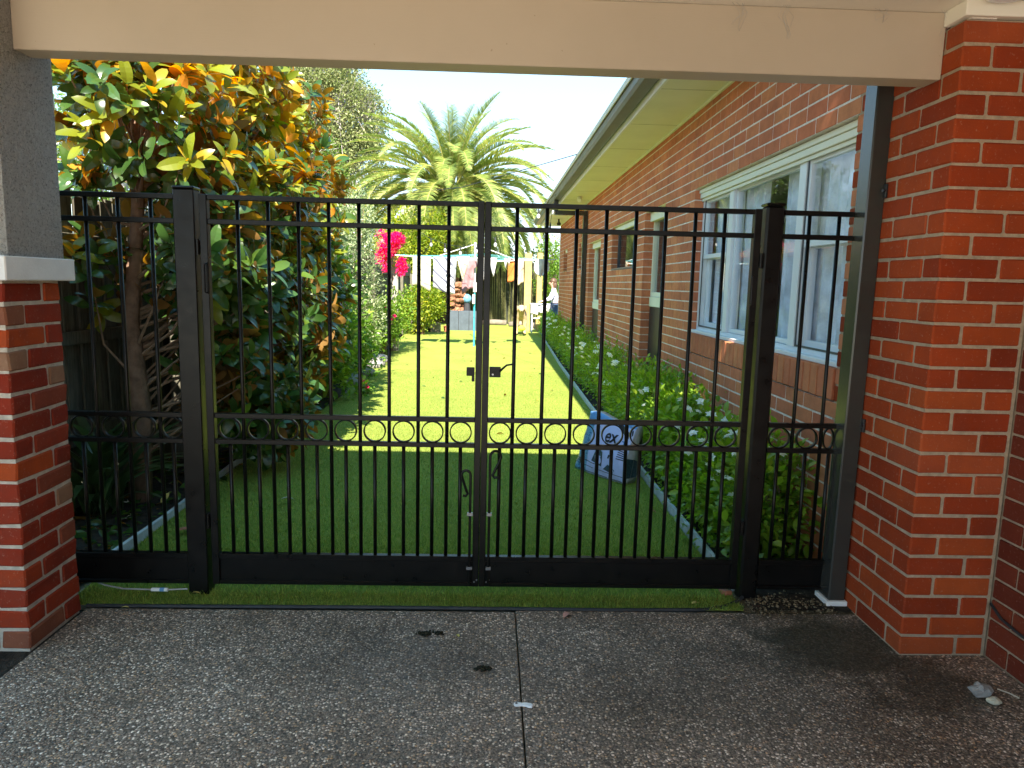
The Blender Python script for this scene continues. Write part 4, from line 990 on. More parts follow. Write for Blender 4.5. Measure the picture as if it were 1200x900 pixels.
def big_tree(name, label, loc, blobs, n, size, mat, twigs, trunk_r, seed):
    t = thing(name, label, 'tree', loc); foliage('crown', blobs, n, size, mat, t, .25, LEAF_TINY, .5, clump=26)
    m = MB(); lo = Vector(loc); top = Vector((lo.x, lo.y, max(b_[2] for b_ in blobs))); m.tube([lo, lo.lerp(top, .35) + Vector((.2, 0, 0)), lo.lerp(top, .7), top], [trunk_r, trunk_r * .75, trunk_r * .45, trunk_r * .15], 9); m.build('trunk', 'pale_bark', t, smooth=True)
    rr = random.Random(seed); m = MB()
    for k in range(twigs):
        b_ = blobs[rr.randrange(len(blobs))]; d = Vector((rr.gauss(0, 1), rr.gauss(0, 1), rr.gauss(0, 1) + .6)).normalized(); c = Vector(b_[:3])
        e = c + Vector((d.x * b_[3], d.y * b_[4], d.z * b_[5])) * rr.uniform(.8, 1.15); s = lo.lerp(top, rr.uniform(.3, .95)) if k % 4 == 0 else c + (e - c) * rr.uniform(.0, .4)
        m.tube([s, s.lerp(e, .5) + Vector((0, 0, .15)), e], [.05 if k % 4 == 0 else .02, .018, .006], 4, False)
    o = m.build('branches', 'twig_grey', t); o['kind'] = 'stuff'; return t
big_tree('weeping_tree', 'tall pale feathery tree behind the left fence, touching the beam', (-6.6, 31, 0), [(-6.8, 31, 8.2, 2.1, 1.6, 2.3), (-7.6, 31, 6.2, 1.8, 1.6, 2.2), (-5.9, 31, 6.0, 1.5, 1.4, 2.0), (-5.4, 31, 8.0, 1.0, 1.2, 1.4), (-8.4, 31, 8.6, 1.5, 1.3, 2.1), (-6.8, 31, 4.0, 2.2, 1.5, 1.6), (-7.2, 31, 10, 1.7, 1.5, 1.5)], 90000, .115, 'far_leaf', 700, .3, 4)
big_tree('leafy_tree', 'fresh green tree below the feathery one, left of the palm', (-8.6, 27, 0), [(-8.4, 27, 4.6, 1.6, 1.4, 1.5), (-7.0, 27, 5.6, 1.5, 1.3, 1.4), (-6.3, 27, 3.8, 1.6, 1.2, 1.2), (-5.2, 27.5, 4.2, 1.0, 1, 1.1)], 26000, .11, 'far_green_leaf', 200, .22, 6)
# neighbour's trees beyond the left fence, seen in the window glass
big_tree('leafy_tree', 'dark green tree standing just beyond the paling fence', (-9.5, 19, 0), [(-9.5, 15, 3.8, 1.4, 2.0, 1.3), (-9.8, 18.5, 4.2, 1.4, 2.2, 1.5), (-9.5, 22, 3.6, 1.2, 2.0, 1.2)], 14000, .12, 'far_green_leaf', 120, .2, 8)

nb = thing('weatherboard_house', 'neighbouring pale blue weatherboard house with orange tiles, seen mostly as a window reflection', 'house', (-6, 17, 0))
simple('weatherboard', (.50, .64, .68), .5, .4, .05, 4); simple('orange_tile', (.55, .2, .09), .8)
wb = MB(); wb.box(0, .03, 0, 15.0, 0, .16, .003); wbm = wb.mesh('weatherboard', 'weatherboard')
for k in range(16): inst('weatherboard', wbm, nb, (-4.25, 10.0, k * .15 - .02), (0, R(-6), 0))
m = MB(); m.box(-8, -4.23, 10.02, 24.98, -.03, 2.42); m.build('wall', 'weatherboard', nb)
m = MB()
for k in range(6): m.add([(-3.95 - k * .33, 9.6, 2.42 + k * .10 + .03), (-4.28 - k * .33, 9.6, 2.52 + k * .10), (-4.28 - k * .33, 25.4, 2.52 + k * .10), (-3.95 - k * .33, 25.4, 2.45 + k * .10)], [(0, 1, 2, 3)])
m.box(-3.97, -3.91, 9.6, 25.4, 2.33, 2.45); m.build('roof', 'orange_tile', nb)
# ================================================================ CLOTHES HOIST AND WASHING
HX, HY = -.40, 16.75
ho = thing('clothes_hoist', 'rotary clothes hoist with a turquoise pole standing on the lawn', 'clothes hoist', (HX, HY, 0))
m = MB(); m.tube([(HX, HY, 0), (HX, HY, 1.35)], .019, 10); m.build('pole', 'cyan_paint', ho)
m = MB(); m.tube([(HX, HY, 1.35), (HX, HY, 2.42)], .021, 10); m.build('mast', 'alloy', ho)
m = MB(); m.tube([(HX, HY, 1.28), (HX, HY, 1.5)], .045, 10); m.box(HX - .05, HX + .01, HY - .07, HY + .02, 1.0, 1.22, .01); m.build('winder', 'white_plastic', ho)
ANG = [R(8 + 90 * k) for k in range(4)]; RAD = 1.95; ZL = 2.08
for a in ANG:
    d = Vector((math.cos(a), math.sin(a), 0)); m = MB(); m.tube([Vector((HX, HY, 1.98)), Vector((HX, HY, ZL)) + d * RAD], .013, 6); am = m.build('arm', 'alloy', ho)
    m = MB(); m.tube([Vector((HX, HY, 2.38)), Vector((HX, HY, 2.05)) + d * .95], .010, 6); m.build('strut', 'alloy', ho)
for r in (.75, 1.05, 1.35, 1.65, 1.92):
    c = [Vector((HX + math.cos(a) * r, HY + math.sin(a) * r, ZL - .012 + .02 * (r > 1))) for a in ANG]
    m = MB(); pts = []
    for k in range(4):
        for s in range(6): p = c[k].lerp(c[(k + 1) % 4], s / 6); p.z -= .03 * math.sin(math.pi * s / 6); pts.append(p)
    pts.append(pts[0]); m.tube(pts, .005, 4, False); m.build('line', 'line_cord', ho)
def cloth(name, label, x, y, w, h, mat, kind='rect', seed=0, z=None, turn=0):
    rr = random.Random(seed); nx, nz = 12, 12; m = MB(); zt_ = (z or ZL - .01); f1, f2, a1 = rr.uniform(6, 11), rr.uniform(2, 4), rr.uniform(.02, .04)
    vs = []
    for side in (0, 1):
        for j in range(nz + 1):
            for i in range(nx + 1):
                u, v_ = i / nx, j / nz; ww = w
                if kind == 'taper': ww = w * (1 - .55 * v_)
                elif kind == 'point': ww = w * (1 - .9 * v_)
                elif kind == 'shirt': ww = w * (1.35 if v_ < .28 else .8)
                elif kind == 'round': ww = w * max(.08, math.sqrt(max(0, 1 - (2 * v_ - .85) ** 2)))
                hh = h * (1 - .10 * math.sin(u * 3.1 + seed) * (v_)); X = (u - .5) * ww; dy = a1 * (v_ ** .7) * math.sin(f1 * u + f2 * v_ + seed) + .03 * v_ * math.sin(5 * v_ + seed)
                pk = 0.012 * math.sin(math.pi * ((u * 2) % 1)) * (1 - v_)
                vs.append((x + X * math.cos(turn), y + X * math.sin(turn) + dy + side * .004, zt_ - v_ * hh - pk))
    n1 = (nx + 1) * (nz + 1); fs = []
    for j in range(nz):
        for i in range(nx):
            a = j * (nx + 1) + i; fs.append((a, a + 1, a + nx + 2, a + nx + 1)); fs.append((n1 + a + nx + 1, n1 + a + nx + 2, n1 + a + 1, n1 + a))
    bd = [i for i in range(nx + 1)] + [j * (nx + 1) + nx for j in range(1, nz + 1)] + [nz * (nx + 1) + i for i in range(nx - 1, -1, -1)] + [j * (nx + 1) for j in range(nz - 1, 0, -1)]
    for i in range(len(bd)): a, b_ = bd[i], bd[(i + 1) % len(bd)]; fs.append((a, n1 + a, n1 + b_, b_))
    m.add(vs, fs); return tag(m.build(name, mat, origin=(x, y, zt_), smooth=True), label, 'washing', 'washing hung on the clothes hoist')
cloth('towel', 'cream towel, leftmost piece of washing on the hoist', -1.62, 16.55, .42, .74, 'cloth_cream', 'rect', 1)
cloth('sheet', 'white sheet with dark wavy stripes hanging beside the cream towel', -1.10, 16.5, .50, .78, 'sheet_stripe', 'rect', 2)
cloth('sock', 'long dark grey sock at the right edge of the striped sheet', -.86, 16.42, .10, .58, 'cloth_grey', 'taper', 3)
cloth('dress', 'white garment with an orange edge in front of the mauve shirt', -.64, 15.9, .30, .52, 'cloth_peach', 'point', 4)
cloth('shirt', 'mauve shirt hanging left of the hoist pole', -.56, 16.6, .34, .78, 'cloth_mauve', 'shirt', 5)
cloth('blouse', 'white pink garment just left of the centre gate bar', -.23, 16.1, .26, .56, 'cloth_white', 'taper', 6)
cloth('handkerchief', 'small white cloth just right of the centre gate bar', .02, 16.2, .2, .42, 'cloth_white', 'point', 7)
cloth('sock', 'first of two small white socks right of the hoist pole', .30, 16.4, .06, .22, 'cloth_white', 'taper', 8)
cloth('sock', 'second small white sock, shorter and nearer the orange top', .38, 16.4, .06, .16, 'cloth_white', 'taper', 9)
cloth('top', 'white and orange top hanging near the cream timber post', .62, 16.5, .22, .56, 'cloth_peach', 'rect', 10)
cloth('shorts', 'orange shorts hanging behind the peach top', .52, 16.9, .3, .5, 'cloth_orange', 'rect', 11)
cloth('bag', 'round white cloth bag, rightmost piece of washing', 1.14, 16.5, .36, .42, 'cloth_white', 'round', 12)

# ================================================================ THINGS AT THE FAR END
m = MB(); m.box(1.02, 1.24, 22.4, 22.6, -.04, 2.45, .01); tag(m.build('timber_post', 'post_timber', origin=(1.13, 22.5, 0)), 'thick cream timber post in the sun beyond the dog', 'post')
m = MB(); m.box(1.46, 1.64, 23.2, 23.4, -.04, 2.5, .01); tag(m.build('timber_post', 'post_timber', origin=(1.55, 23.3, 0)), 'second cream timber post, right of the round white bag', 'post')
pl = thing('raised_planter', 'blue grey raised planter at the far end of the lawn, below the rust stones', 'planter', (-.9, 22.8, 0))
for (x0, x1, y0, y1) in ((-1.35, -1.03, 22.3, 22.34), (-1.02, -.70, 22.3, 22.34), (-.69, -.38, 22.3, 22.34), (-1.35, -1.31, 22.345, 23.2), (-.42, -.38, 22.345, 23.2)):
    m = MB(); m.box(x0, x1, y0, y1, -.04, .62, .006); m.build('panel', 'bluestone_panel', pl)
m = MB(); m.box(-1.30, -.43, 22.345, 23.2, -.03, .57); m.build('soil_fill', 'soil', pl)
rp = thing('stone_stack', 'stack of rust brown stones standing on the blue grey planter', 'stone stack', (-1.08, 22.7, .57)); rr = random.Random(11); z = .57; k = 0
while z < 1.45:
    for j in range(3):
        r = rr.uniform(.09, .14); m = MB(); c = (-1.08 + (j - 1) * .16 + rr.uniform(-.04, .04), 22.62 + rr.uniform(-.08, .08), z + r * .7); m.blob(c, (r, r, r * .75), 9, 6, k, .18); m.build('stone', 'rust_stone', rp); k += 1
    z += .15
m = MB(); m.blob((-.78, 22.6, .57 + .42), (.15, .15, .15), 16, 10, 1, 0); tag(m.build('glass_ball', 'ball_glaze', origin=(-.78, 22.6, .99), smooth=True), 'blue glazed ball resting beside the rust stones on the planter', 'ball')
m = MB(); m.tube([(-.78, 22.6, .57), (-.78, 22.6, .85)], [.12, .09], 12); tag(m.build('ball_stand', 'black_pot', origin=(-.78, 22.6, .57)), 'short dark stand under the blue glazed ball', 'stand')
m = MB(); m.tube([(-1.98, 21.3, 0), (-1.98, 21.3, .02), (-1.98, 21.3, .3), (-1.98, 21.3, .32)], [.14, .16, .22, .23], 16); tag(m.build('plant_pot', 'black_pot', origin=(-1.98, 21.3, 0)), 'black pot at the foot of the sunlit shrub', 'pot')
cr = thing('crate', 'small slatted wooden crate beside the black pot', 'crate', (-1.66, 21.3, 0))
for k in range(6): m = MB(); x = -1.80 + k * .05; m.box(x, x + .042, 21.15, 21.165, 0, .3, .003); m.build('slat', 'crate_wood', cr)
m = MB(); m.box(-1.80, -1.51, 21.17, 21.42, .0, .27, .004); m.build('body', 'crate_wood', cr)
m = MB(); m.tube([(-1.35, 21.6, 0), (-1.35, 21.6, .18)], [.07, .1], 12); tag(m.build('plant_pot', 'terracotta', origin=(-1.35, 21.6, 0)), 'small terracotta pot between the crate and the planter', 'pot')
for i, (x0, x1, y) in enumerate(((-.35, .55, 25.6), (.62, 1.3, 24.9), (1.35, 2.2, 24.6))):
    m = MB(); m.tube([(x0, y, .08), ((x0 + x1) / 2, y + .05, .1), (x1, y, .09)], [.09, .11, .1], 9)
    tag(m.build('log_edging', 'log_timber', origin=(x0, y, 0), smooth=True), ['weathered log lying before the bamboo screen, left one', 'weathered log lying behind the dog, middle one', 'weathered log lying under the table, right one'][i], 'log', 'logs edging the far end of the lawn')
tb = thing('garden_table', 'table covered with a white cloth in front of the woman', 'table', (1.48, 22.2, 0))
m = MB(); m.box(1.2, 1.95, 21.7, 22.5, .87, .90, .005); m.build('table_top', 'cloth_white', tb)
m = MB()
for k in range(9): x = 1.2 + .6 * k / 8; m.box(x, x + .07, 21.685 - .01 * (k % 2), 21.698 - .01 * (k % 2), .62 + .1 * (k / 8) - .03 * (k % 3), .872)
m.build('cloth_edge', 'cloth_white', tb)
for x in (1.25, 1.88):
    for y in (21.75, 22.42): m = MB(); m.tube([(x, y, 0), (x, y, .87)], .018, 6); m.build('leg', 'alloy', tb)
m = MB(); m.box(1.27, 1.82, 21.80, 22.2, .48, .80, .01); tag(m.build('yellow_box', 'yellow_box', origin=(1.5, 22, .48)), 'pale yellow tub under the white cloth of the table', 'tub')
m = MB(); m.box(1.30, 1.80, 21.8, 22.25, .44, .478, .005); m.build('shelf', 'alloy', tb)

# ================================================================ FIGURES
def skin_fig(name, V, E_, root, mat, parent=None, origin=(0, 0, 0), sub=2):
    me = bpy.data.meshes.new(name); o3 = Vector(origin); keys = list(V); idx = {k: i for i, k in enumerate(keys)}
    me.from_pydata([tuple(Vector(V[k][:3]) - o3) for k in keys], [(idx[a], idx[b_]) for a, b_ in E_], []); me.materials.append(MATS[mat])
    o = bpy.data.objects.new(name, me); COL.objects.link(o); o.location = o3
    if parent is not None: o.parent = parent; o.location = o3 - wloc(parent)
    md_ = o.modifiers.new('skin', 'SKIN'); md_.use_smooth_shade = True; lay = me.skin_vertices[0] if me.skin_vertices else None
    if lay is None:
        bpy.context.view_layer.update(); lay = me.skin_vertices[0]
    for k in keys:
        sv = lay.data[idx[k]]; r = V[k][3]; r2 = V[k][4] if len(V[k]) > 4 else r; sv.radius = (r, r2); sv.use_root = (k == root)
    sb = o.modifiers.new('sub', 'SUBSURF'); sb.levels = sub; sb.render_levels = sub; return o
PX, PYY = 1.90, 21.4      # the woman, side on, bent over the table, facing left
def PV(d): return {k: (PX + v[0], PYY + v[1], *v[2:]) for k, v in d.items()}
per = thing('person', 'woman with shoulder length brown hair, pale patterned shirt and dark jeans, leaning over the table', 'person', (PX, PYY, 0))
body = dict(pelvis=(.03, 0, .88, .13), waist=(.02, 0, 1.03, .11), chest=(-.02, 0, 1.22, .125), neckb=(-.05, 0, 1.36, .06), neck=(-.07, 0, 1.42, .048), head0=(-.085, 0, 1.48, .07), head1=(-.095, 0, 1.55, .085), head2=(-.08, 0, 1.61, .055))
E_ = [('pelvis', 'waist'), ('waist', 'chest'), ('chest', 'neckb'), ('neckb', 'neck'), ('neck', 'head0'), ('head0', 'head1'), ('head1', 'head2')]
for s, y in (('a', -.17), ('b', .17)):
    body.update({'sh' + s: (-.03, y, 1.33, .055), 'el' + s: (-.12, y * 1.25, 1.08, .042), 'wr' + s: (-.34, y * 1.05, 1.0, .028), 'pa' + s: (-.40, y, .985, .03, .016)}); E_ += [('chest', 'sh' + s), ('sh' + s, 'el' + s), ('el' + s, 'wr' + s), ('wr' + s, 'pa' + s)]
    for q in range(4):
        dy = (q - 1.5) * .02; L = (.07, .08, .078, .062)[q]; body.update({f'f{q}{s}': (-.435, y + dy, .98, .009), f'g{q}{s}': (-.435 - L * .55, y + dy * 1.1, .965, .008), f'h{q}{s}': (-.43 - L * .8, y + dy * 1.1, .94, .007)})
        E_ += [('pa' + s, f'f{q}{s}'), (f'f{q}{s}', f'g{q}{s}'), (f'g{q}{s}', f'h{q}{s}')]
    body.update({'t0' + s: (-.385, y + .035, .975, .011), 't1' + s: (-.42, y + .05, .955, .008)}); E_ += [('pa' + s, 't0' + s), ('t0' + s, 't1' + s)]
    hy = y * .55; body.update({'hip' + s: (.03, hy, .84, .085), 'kn' + s: (.0, hy * 1.1, .47, .058), 'an' + s: (.04, hy * 1.1, .09, .035), 'ft' + s: (-.10, hy * 1.2, .03, .03)}); E_ += [('pelvis', 'hip' + s), ('hip' + s, 'kn' + s), ('kn' + s, 'an' + s), ('an' + s, 'ft' + s)]
skin_fig('body', PV(body), E_, 'pelvis', 'skin', per, (PX, PYY, 0))
sh_ = {k: (*body[k][:3], body[k][3] + .022) for k in ('pelvis', 'waist', 'chest', 'sha', 'shb', 'ela', 'elb')}; sh_['neckb'] = (-.045, 0, 1.345, .07)
for s in 'ab': sh_['wr' + s] = (*[body['el' + s][i] * .3 + body['wr' + s][i] * .7 for i in range(3)], .045)
skin_fig('shirt', PV(sh_), [('pelvis', 'waist'), ('waist', 'chest'), ('chest', 'neckb'), ('chest', 'sha'), ('chest', 'shb'), ('sha', 'ela'), ('shb', 'elb'), ('ela', 'wra'), ('elb', 'wrb')], 'chest', 'shirt_print', per, (PX, PYY, 0))
jn = {k: (*body[k][:3], body[k][3] + .016) for k in ('pelvis', 'hipa', 'hipb', 'kna', 'knb', 'ana', 'anb')}
skin_fig('jeans', PV(jn), [('pelvis', 'hipa'), ('pelvis', 'hipb'), ('hipa', 'kna'), ('hipb', 'knb'), ('kna', 'ana'), ('knb', 'anb')], 'pelvis', 'jeans', per, (PX, PYY, 0))
m = MB(); m.blob((PX - .055, PYY, 1.585), (.105, .098, .11), 14, 9, 2, .05); m.blob((PX - .015, PYY - .0, 1.47), (.07, .10, .15), 12, 8, 4, .08); m.build('hair', 'hair_brown', per, smooth=True)
m = MB(); m.blob((PX - .178, PYY, 1.535), (.018, .014, .022), 8, 6, 1, 0); m.build('nose', 'skin', per, smooth=True)
m = MB(); m.box(PX - .175, PX - .160, PYY - .022, PYY + .022, 1.495, 1.503, .002); m.build('mouth', 'leaf_rust', per)
for s in (-1, 1):
    m = MB(); m.blob((PX - .166, PYY + s * .032, 1.562), (.010, .012, .008), 8, 6, 1, 0); m.build('eye', 'dog_nose', per, smooth=True)
    m = MB(); m.blob((PX - .085, PYY + s * .086, 1.54), (.018, .008, .03), 8, 6, 1, 0); m.build('ear', 'skin', per, smooth=True)
# the dog, walking towards the camera with a ball
DX, DY = .86, 20.7
dg = thing('dog', 'fluffy cream dog on the lawn facing the gate, a yellow green ball at its mouth', 'dog', (DX, DY, 0))
def DV(d): return {k: (DX + v[0], DY + v[1], *v[2:]) for k, v in d.items()}
dv = dict(hipc=(0, .55, .56, .13, .14), belly=(0, .30, .53, .125, .13), chest=(0, .02, .52, .15, .18), neck=(0, -.14, .64, .11), skull=(0, -.25, .72, .095), muz=(0, -.36, .66, .05), nose=(0, -.43, .635, .035), tail=(0, .68, .60, .045), tail2=(.05, .86, .50, .05), tail3=(.08, .98, .55, .02))
de = [('hipc', 'belly'), ('belly', 'chest'), ('chest', 'neck'), ('neck', 'skull'), ('skull', 'muz'), ('muz', 'nose'), ('hipc', 'tail'), ('tail', 'tail2'), ('tail2', 'tail3')]
for s, x in (('a', -.105), ('b', .105)):
    dv.update({'s' + s: (x, -.02, .42, .075), 'w' + s: (x, .01, .20, .042), 'k' + s: (x, -.01, .08, .034), 'p' + s: (x, -.05, .028, .036), 'th' + s: (x, .50, .42, .085), 'st' + s: (x, .45, .28, .05), 'hk' + s: (x, .60, .17, .034), 'hp' + s: (x, .58, .05, .032), 'ht' + s: (x, .52, .028, .036)})
    de += [('chest', 's' + s), ('s' + s, 'w' + s), ('w' + s, 'k' + s), ('k' + s, 'p' + s), ('hipc', 'th' + s), ('th' + s, 'st' + s), ('st' + s, 'hk' + s), ('hk' + s, 'hp' + s), ('hp' + s, 'ht' + s)]
dv = {k: (v[0] * 1.15, v[1] * 1.1, v[2] * 1.14, *[q * 1.3 for q in v[3:]]) for k, v in dv.items()}
skin_fig('body', DV(dv), de, 'belly', 'dog_coat', dg, (DX, DY, 0))
for s in (-1, 1):
    m = MB(); m.blob((DX + s * .13, DY - .27, .79), (.028, .055, .095), 9, 7, 1, .05); m.build('ear', 'dog_coat', dg, smooth=True)
    m = MB(); m.blob((DX + s * .045, DY - .385, .85), (.011, .010, .011), 8, 6, 1, 0); m.build('eye', 'dog_nose', dg, smooth=True)
m = MB(); m.blob((DX, DY - .525, .73), (.022, .014, .016), 8, 6, 1, 0); m.build('nose', 'dog_nose', dg, smooth=True)
m = MB(); m.blob((DX + .03, DY - .30, .225), (.11, .10, .08), 14, 9, 1, .02); tag(m.build('toy', 'tennis_felt', origin=(DX + .03, DY - .3, .2), smooth=True), 'yellow green toy in front of the cream dog', 'toy')

# ================================================================ STRING LIGHTS
sl = thing('string_lights', 'string of clear bulbs hung from the gutter across to the palm', 'string lights', (1.05, 12.2, 3.0))
pts = []
A, B_ = Vector((1.03, 12.1, 2.98)), Vector((-1.9, 17.5, 2.75))
for k in range(25): p = A.lerp(B_, k / 24); p.z -= .62 * math.sin(math.pi * k / 24); pts.append(p)
m = MB(); m.tube(pts, .004, 4, False); m.build('wire', 'black_wire', sl)
A2, B2 = Vector((1.03, 12.1, 2.98)), Vector((1.3, 18.6, 2.9)); p2 = []
for k in range(25): p = A2.lerp(B2, k / 24); p.z -= .35 * math.sin(math.pi * k / 24); p2.append(p)
m = MB(); m.tube(p2, .004, 4, False); m.build('wire', 'black_wire', sl)
for P_, st in ((pts, 3), (p2, 5)):
    for k in range(2, 24, st):
        p = P_[k]; m = MB(); m.tube([p, p - Vector((0, 0, .06)), p - Vector((0, 0, .10))], [.012, .018, .018], 8); sk = m.build('socket', 'charcoal', sl)
        m = MB(); m.blob(p - Vector((0, 0, .145)), (.03, .03, .045), 10, 8, 1, 0); m.build('bulb', 'bulb_glass', sk, smooth=True)
for z_, x_ in ((3.06, 1.05), (3.0, 1.06)):
    pass
m = MB(); m.tube([(1.04, 9.2, 3.12), (-.6, 14, 3.3), (-4, 24, 4.2)], .006, 4, False)
tag(m.build('overhead_wire', 'black_wire'), 'thin wire running from the gutter out across the sky', 'wire')

# ================================================================ THE BAG OF POTTING MIX
BL = Vector((.645, 5.60, .006)); ang = math.atan2(5.13 - 5.62, 1.0 - .655)      # along the front face, left to right
bw, bd_, bh = .58, .22, .47
def bagpt(u, d, v):      # u across 0..1, d depth 0..1, v height 0..1
    puff = math.sin(math.pi * u * .66) ** .6 * math.sin(math.pi * min(1, v * .93 + .05)) ** .6
    x = (u) * bw * (1 - .10 * v) + .06 * v; dd = .0 + (d - .5) * bd_ * (.30 + .70 * puff) * (1 - .45 * v) + .09 * v + bd_ * .5
    z = v * bh * (1 - .10 * u * u) + .012 * math.sin(u * 9) * v
    wr = .006 * math.sin(u * 23 + v * 11) * math.sin(v * 17 + u * 5); return Vector((x, dd + wr * (-1 if d < .5 else 1), z))
bag = thing('potting_mix_bag', 'blue and lilac plastic bag of potting mix propped against the pale edging', 'bag', BL); bag.rotation_euler = (0, 0, ang)
nu, nv = 28, 26; vs = []
for d in (0, 1):
    for j in range(nv + 1):
        for i in range(nu + 1): vs.append(bagpt(i / nu, d, j / nv))
n1 = (nu + 1) * (nv + 1); fs = []; mi = []
for j in range(nv):
    for i in range(nu):
        a = j * (nu + 1) + i; fs.append((a, a + 1, a + nu + 2, a + nu + 1)); mi.append(0); fs.append((n1 + a + nu + 1, n1 + a + nu + 2, n1 + a + 1, n1 + a)); mi.append(1)
bdv = [i for i in range(nu + 1)] + [j * (nu + 1) + nu for j in range(1, nv + 1)] + [nv * (nu + 1) + i for i in range(nu - 1, -1, -1)] + [j * (nu + 1) for j in range(nv - 1, 0, -1)]
for i in range(len(bdv)): a, b_ = bdv[i], bdv[(i + 1) % len(bdv)]; fs.append((a, n1 + a, n1 + b_, b_)); mi.append(1)
me = bpy.data.meshes.new('film'); me.from_pydata([tuple(v) for v in vs], [], fs); me.materials.append(MATS['bag_film']); me.materials.append(MATS['bag_side'])
me.polygons.foreach_set('material_index', mi); me.polygons.foreach_set('use_smooth', [True] * len(fs)); me.update()
ob = bpy.data.objects.new('film', me); COL.objects.link(ob); ob.parent = bag
def oncap(poly, mat):
    m = MB(); m.add([bagpt(1, d, v) + Vector((.0025, 0, 0)) for d, v in poly], [tuple(range(len(poly)))]); o = bpy.data.objects.new('print_picture', m.mesh('print_picture', mat)); COL.objects.link(o); o.parent = bag
def onbag(poly, mat, name, off=.0022):
    m = MB(); m.add([bagpt(u, 0, v) + Vector((0, -off, 0)) for u, v in poly], [tuple(range(len(poly)))]); o = bpy.data.objects.new(name, m.mesh(name, mat)); COL.objects.link(o); o.parent = bag; return o
def bagstrip(u0, u1, v0, v1, mat, name='print_band', n=10):
    m = MB(); vs = [bagpt(u0 + (u1 - u0) * i / n, 0, v) + Vector((0, -.002, 0)) for v in (v0, v1) for i in range(n + 1)]; m.add(vs, [(i, i + 1, n + 2 + i, n + 1 + i) for i in range(n)])
    o = bpy.data.objects.new(name, m.mesh(name, mat)); COL.objects.link(o); o.parent = bag; return o
bagstrip(0, .98, .03, .04, 'print_black'); bagstrip(0, .98, .12, .13, 'print_black'); bagstrip(.0, .5, .20, .212, 'print_black')
onbag([(.36, .24), (.58, .20), (.55, .44), (.47, .50), (.40, .40)], 'print_dark', 'print_picture'); onbag([(.62, .17), (.80, .12), (.84, .20), (.70, .27)], 'print_dark', 'print_picture')
onbag([(.56, .97), (.66, .93), (.84, .80), (.94, .77), (.92, .86), (.72, .97)], 'print_black', 'print_band'); onbag([(.95, .90), (.975, .94), (.99, .86), (.97, .82)], 'print_black', 'print_band')
for k in range(5): bagstrip(.83, .96, .40 + k * .035, .415 + k * .035, 'print_black', 'print_band', 3)
onbag([(.66, .37), (.69, .37), (.69, .43), (.66, .43)], 'print_black', 'print_band')
bagstrip(.84, .95, .685, .705, 'print_blue', 'print_symbol', 3); bagstrip(.882, .908, .635, .755, 'print_blue', 'print_symbol', 2)
bagstrip(.05, .18, .165, .18, 'print_black', 'print_symbol', 3); bagstrip(.105, .125, .13, .23, 'print_black', 'print_symbol', 2)
oncap([(.04, .10), (.5, .10), (.5, .42), (.04, .46)], 'print_dark'); oncap([(.52, .10), (.96, .10), (.96, .36), (.52, .42)], 'print_dark'); oncap([(.3, .62), (.95, .60), (.95, .86), (.6, .66)], 'print_black')
cu = bpy.data.curves.new('lettering', 'FONT'); cu.body = 'ex'; cu.size = .14; cu.offset = .003; to = bpy.data.objects.new('lettering_tmp', cu)
COL.objects.link(to); bpy.context.view_layer.update(); tme = bpy.data.meshes.new_from_object(to.evaluated_get(bpy.context.evaluated_depsgraph_get())); COL.objects.unlink(to); bpy.data.objects.remove(to)
tme.materials.clear(); tme.materials.append(MATS['print_black'])
for v in tme.vertices:
    q = bagpt(.50 + v.co.x / bw, 0, .64 + v.co.y / bh); v.co = (q.x, q.y - .004, q.z)
ob = bpy.data.objects.new('lettering', tme); COL.objects.link(ob); ob.parent = bag

# ================================================================ SMALL THINGS ON THE GROUND
def fallen(name, label, x, y, L, rot, mat, w=.5, z=.006, tilt=.1, cat='leaf'):
    tv, tf = leaf_tpl(w, 5, .25, .3); m = MB(); mt = Matrix.Translation((x, y, z)) @ Euler((tilt, tilt * .6, rot)).to_matrix().to_4x4() @ Matrix.Scale(L, 4); n = len(tv)
    top = [mt @ Vector(v) for v in tv]; m.add(top + [p - Vector((0, 0, .0008)) for p in top], list(tf) + [tuple(i + n for i in f[::-1]) for f in tf]); return tag(m.build(name, mat, origin=(x, y, z)), label, cat)
fallen('fallen_leaf', 'dry pinkish leaf lying on the black strip at the edge of the concrete', .385, 3.045, .05, 2.4, 'leaf_pink', .6)
fallen('fallen_leaf', 'tiny yellow green leaf on the concrete left of the centre gate bar', -.11, 2.815, .028, .5, 'leaf_straw', .5)
fallen('fallen_leaf', 'pale curled leaf on the shaded turf behind the left gate leaf', -1.285, 4.6, .09, 1.9, 'leaf_pale', .45, .03, .3)
fallen('fallen_leaf', 'long reddish leaf on the turf beside the left edging board', -1.80, 3.98, .13, -1.3, 'leaf_rust', .35, .025, .1)
fallen('fallen_leaf', 'small upright yellow leaf on the dark soil by the fence', -2.12, 4.5, .08, .2, 'leaf_straw', .4, .03, 1.2)
fallen('fallen_leaf', 'brown curled leaf on the turf right of the potting mix bag', 1.10, 4.42, .06, 1.2, 'leaf_rust', .6, .03, .4)
fallen('fallen_leaf', 'olive leaf on the turf strip before the right gate leaf', 1.0, 3.115, .045, 2.0, 'leaf_straw', .6, .025, .3)
fallen('fallen_leaf', 'short straw leaf on the turf strip under the left gate post', -1.33, 3.17, .05, 1.3, 'leaf_straw', .2, .025, .05)
fallen('fallen_leaf', 'yellow leaf at the concrete edge by the left brick pier', -1.60, 3.055, .04, 1.6, 'leaf_straw', .3, .008, .05)
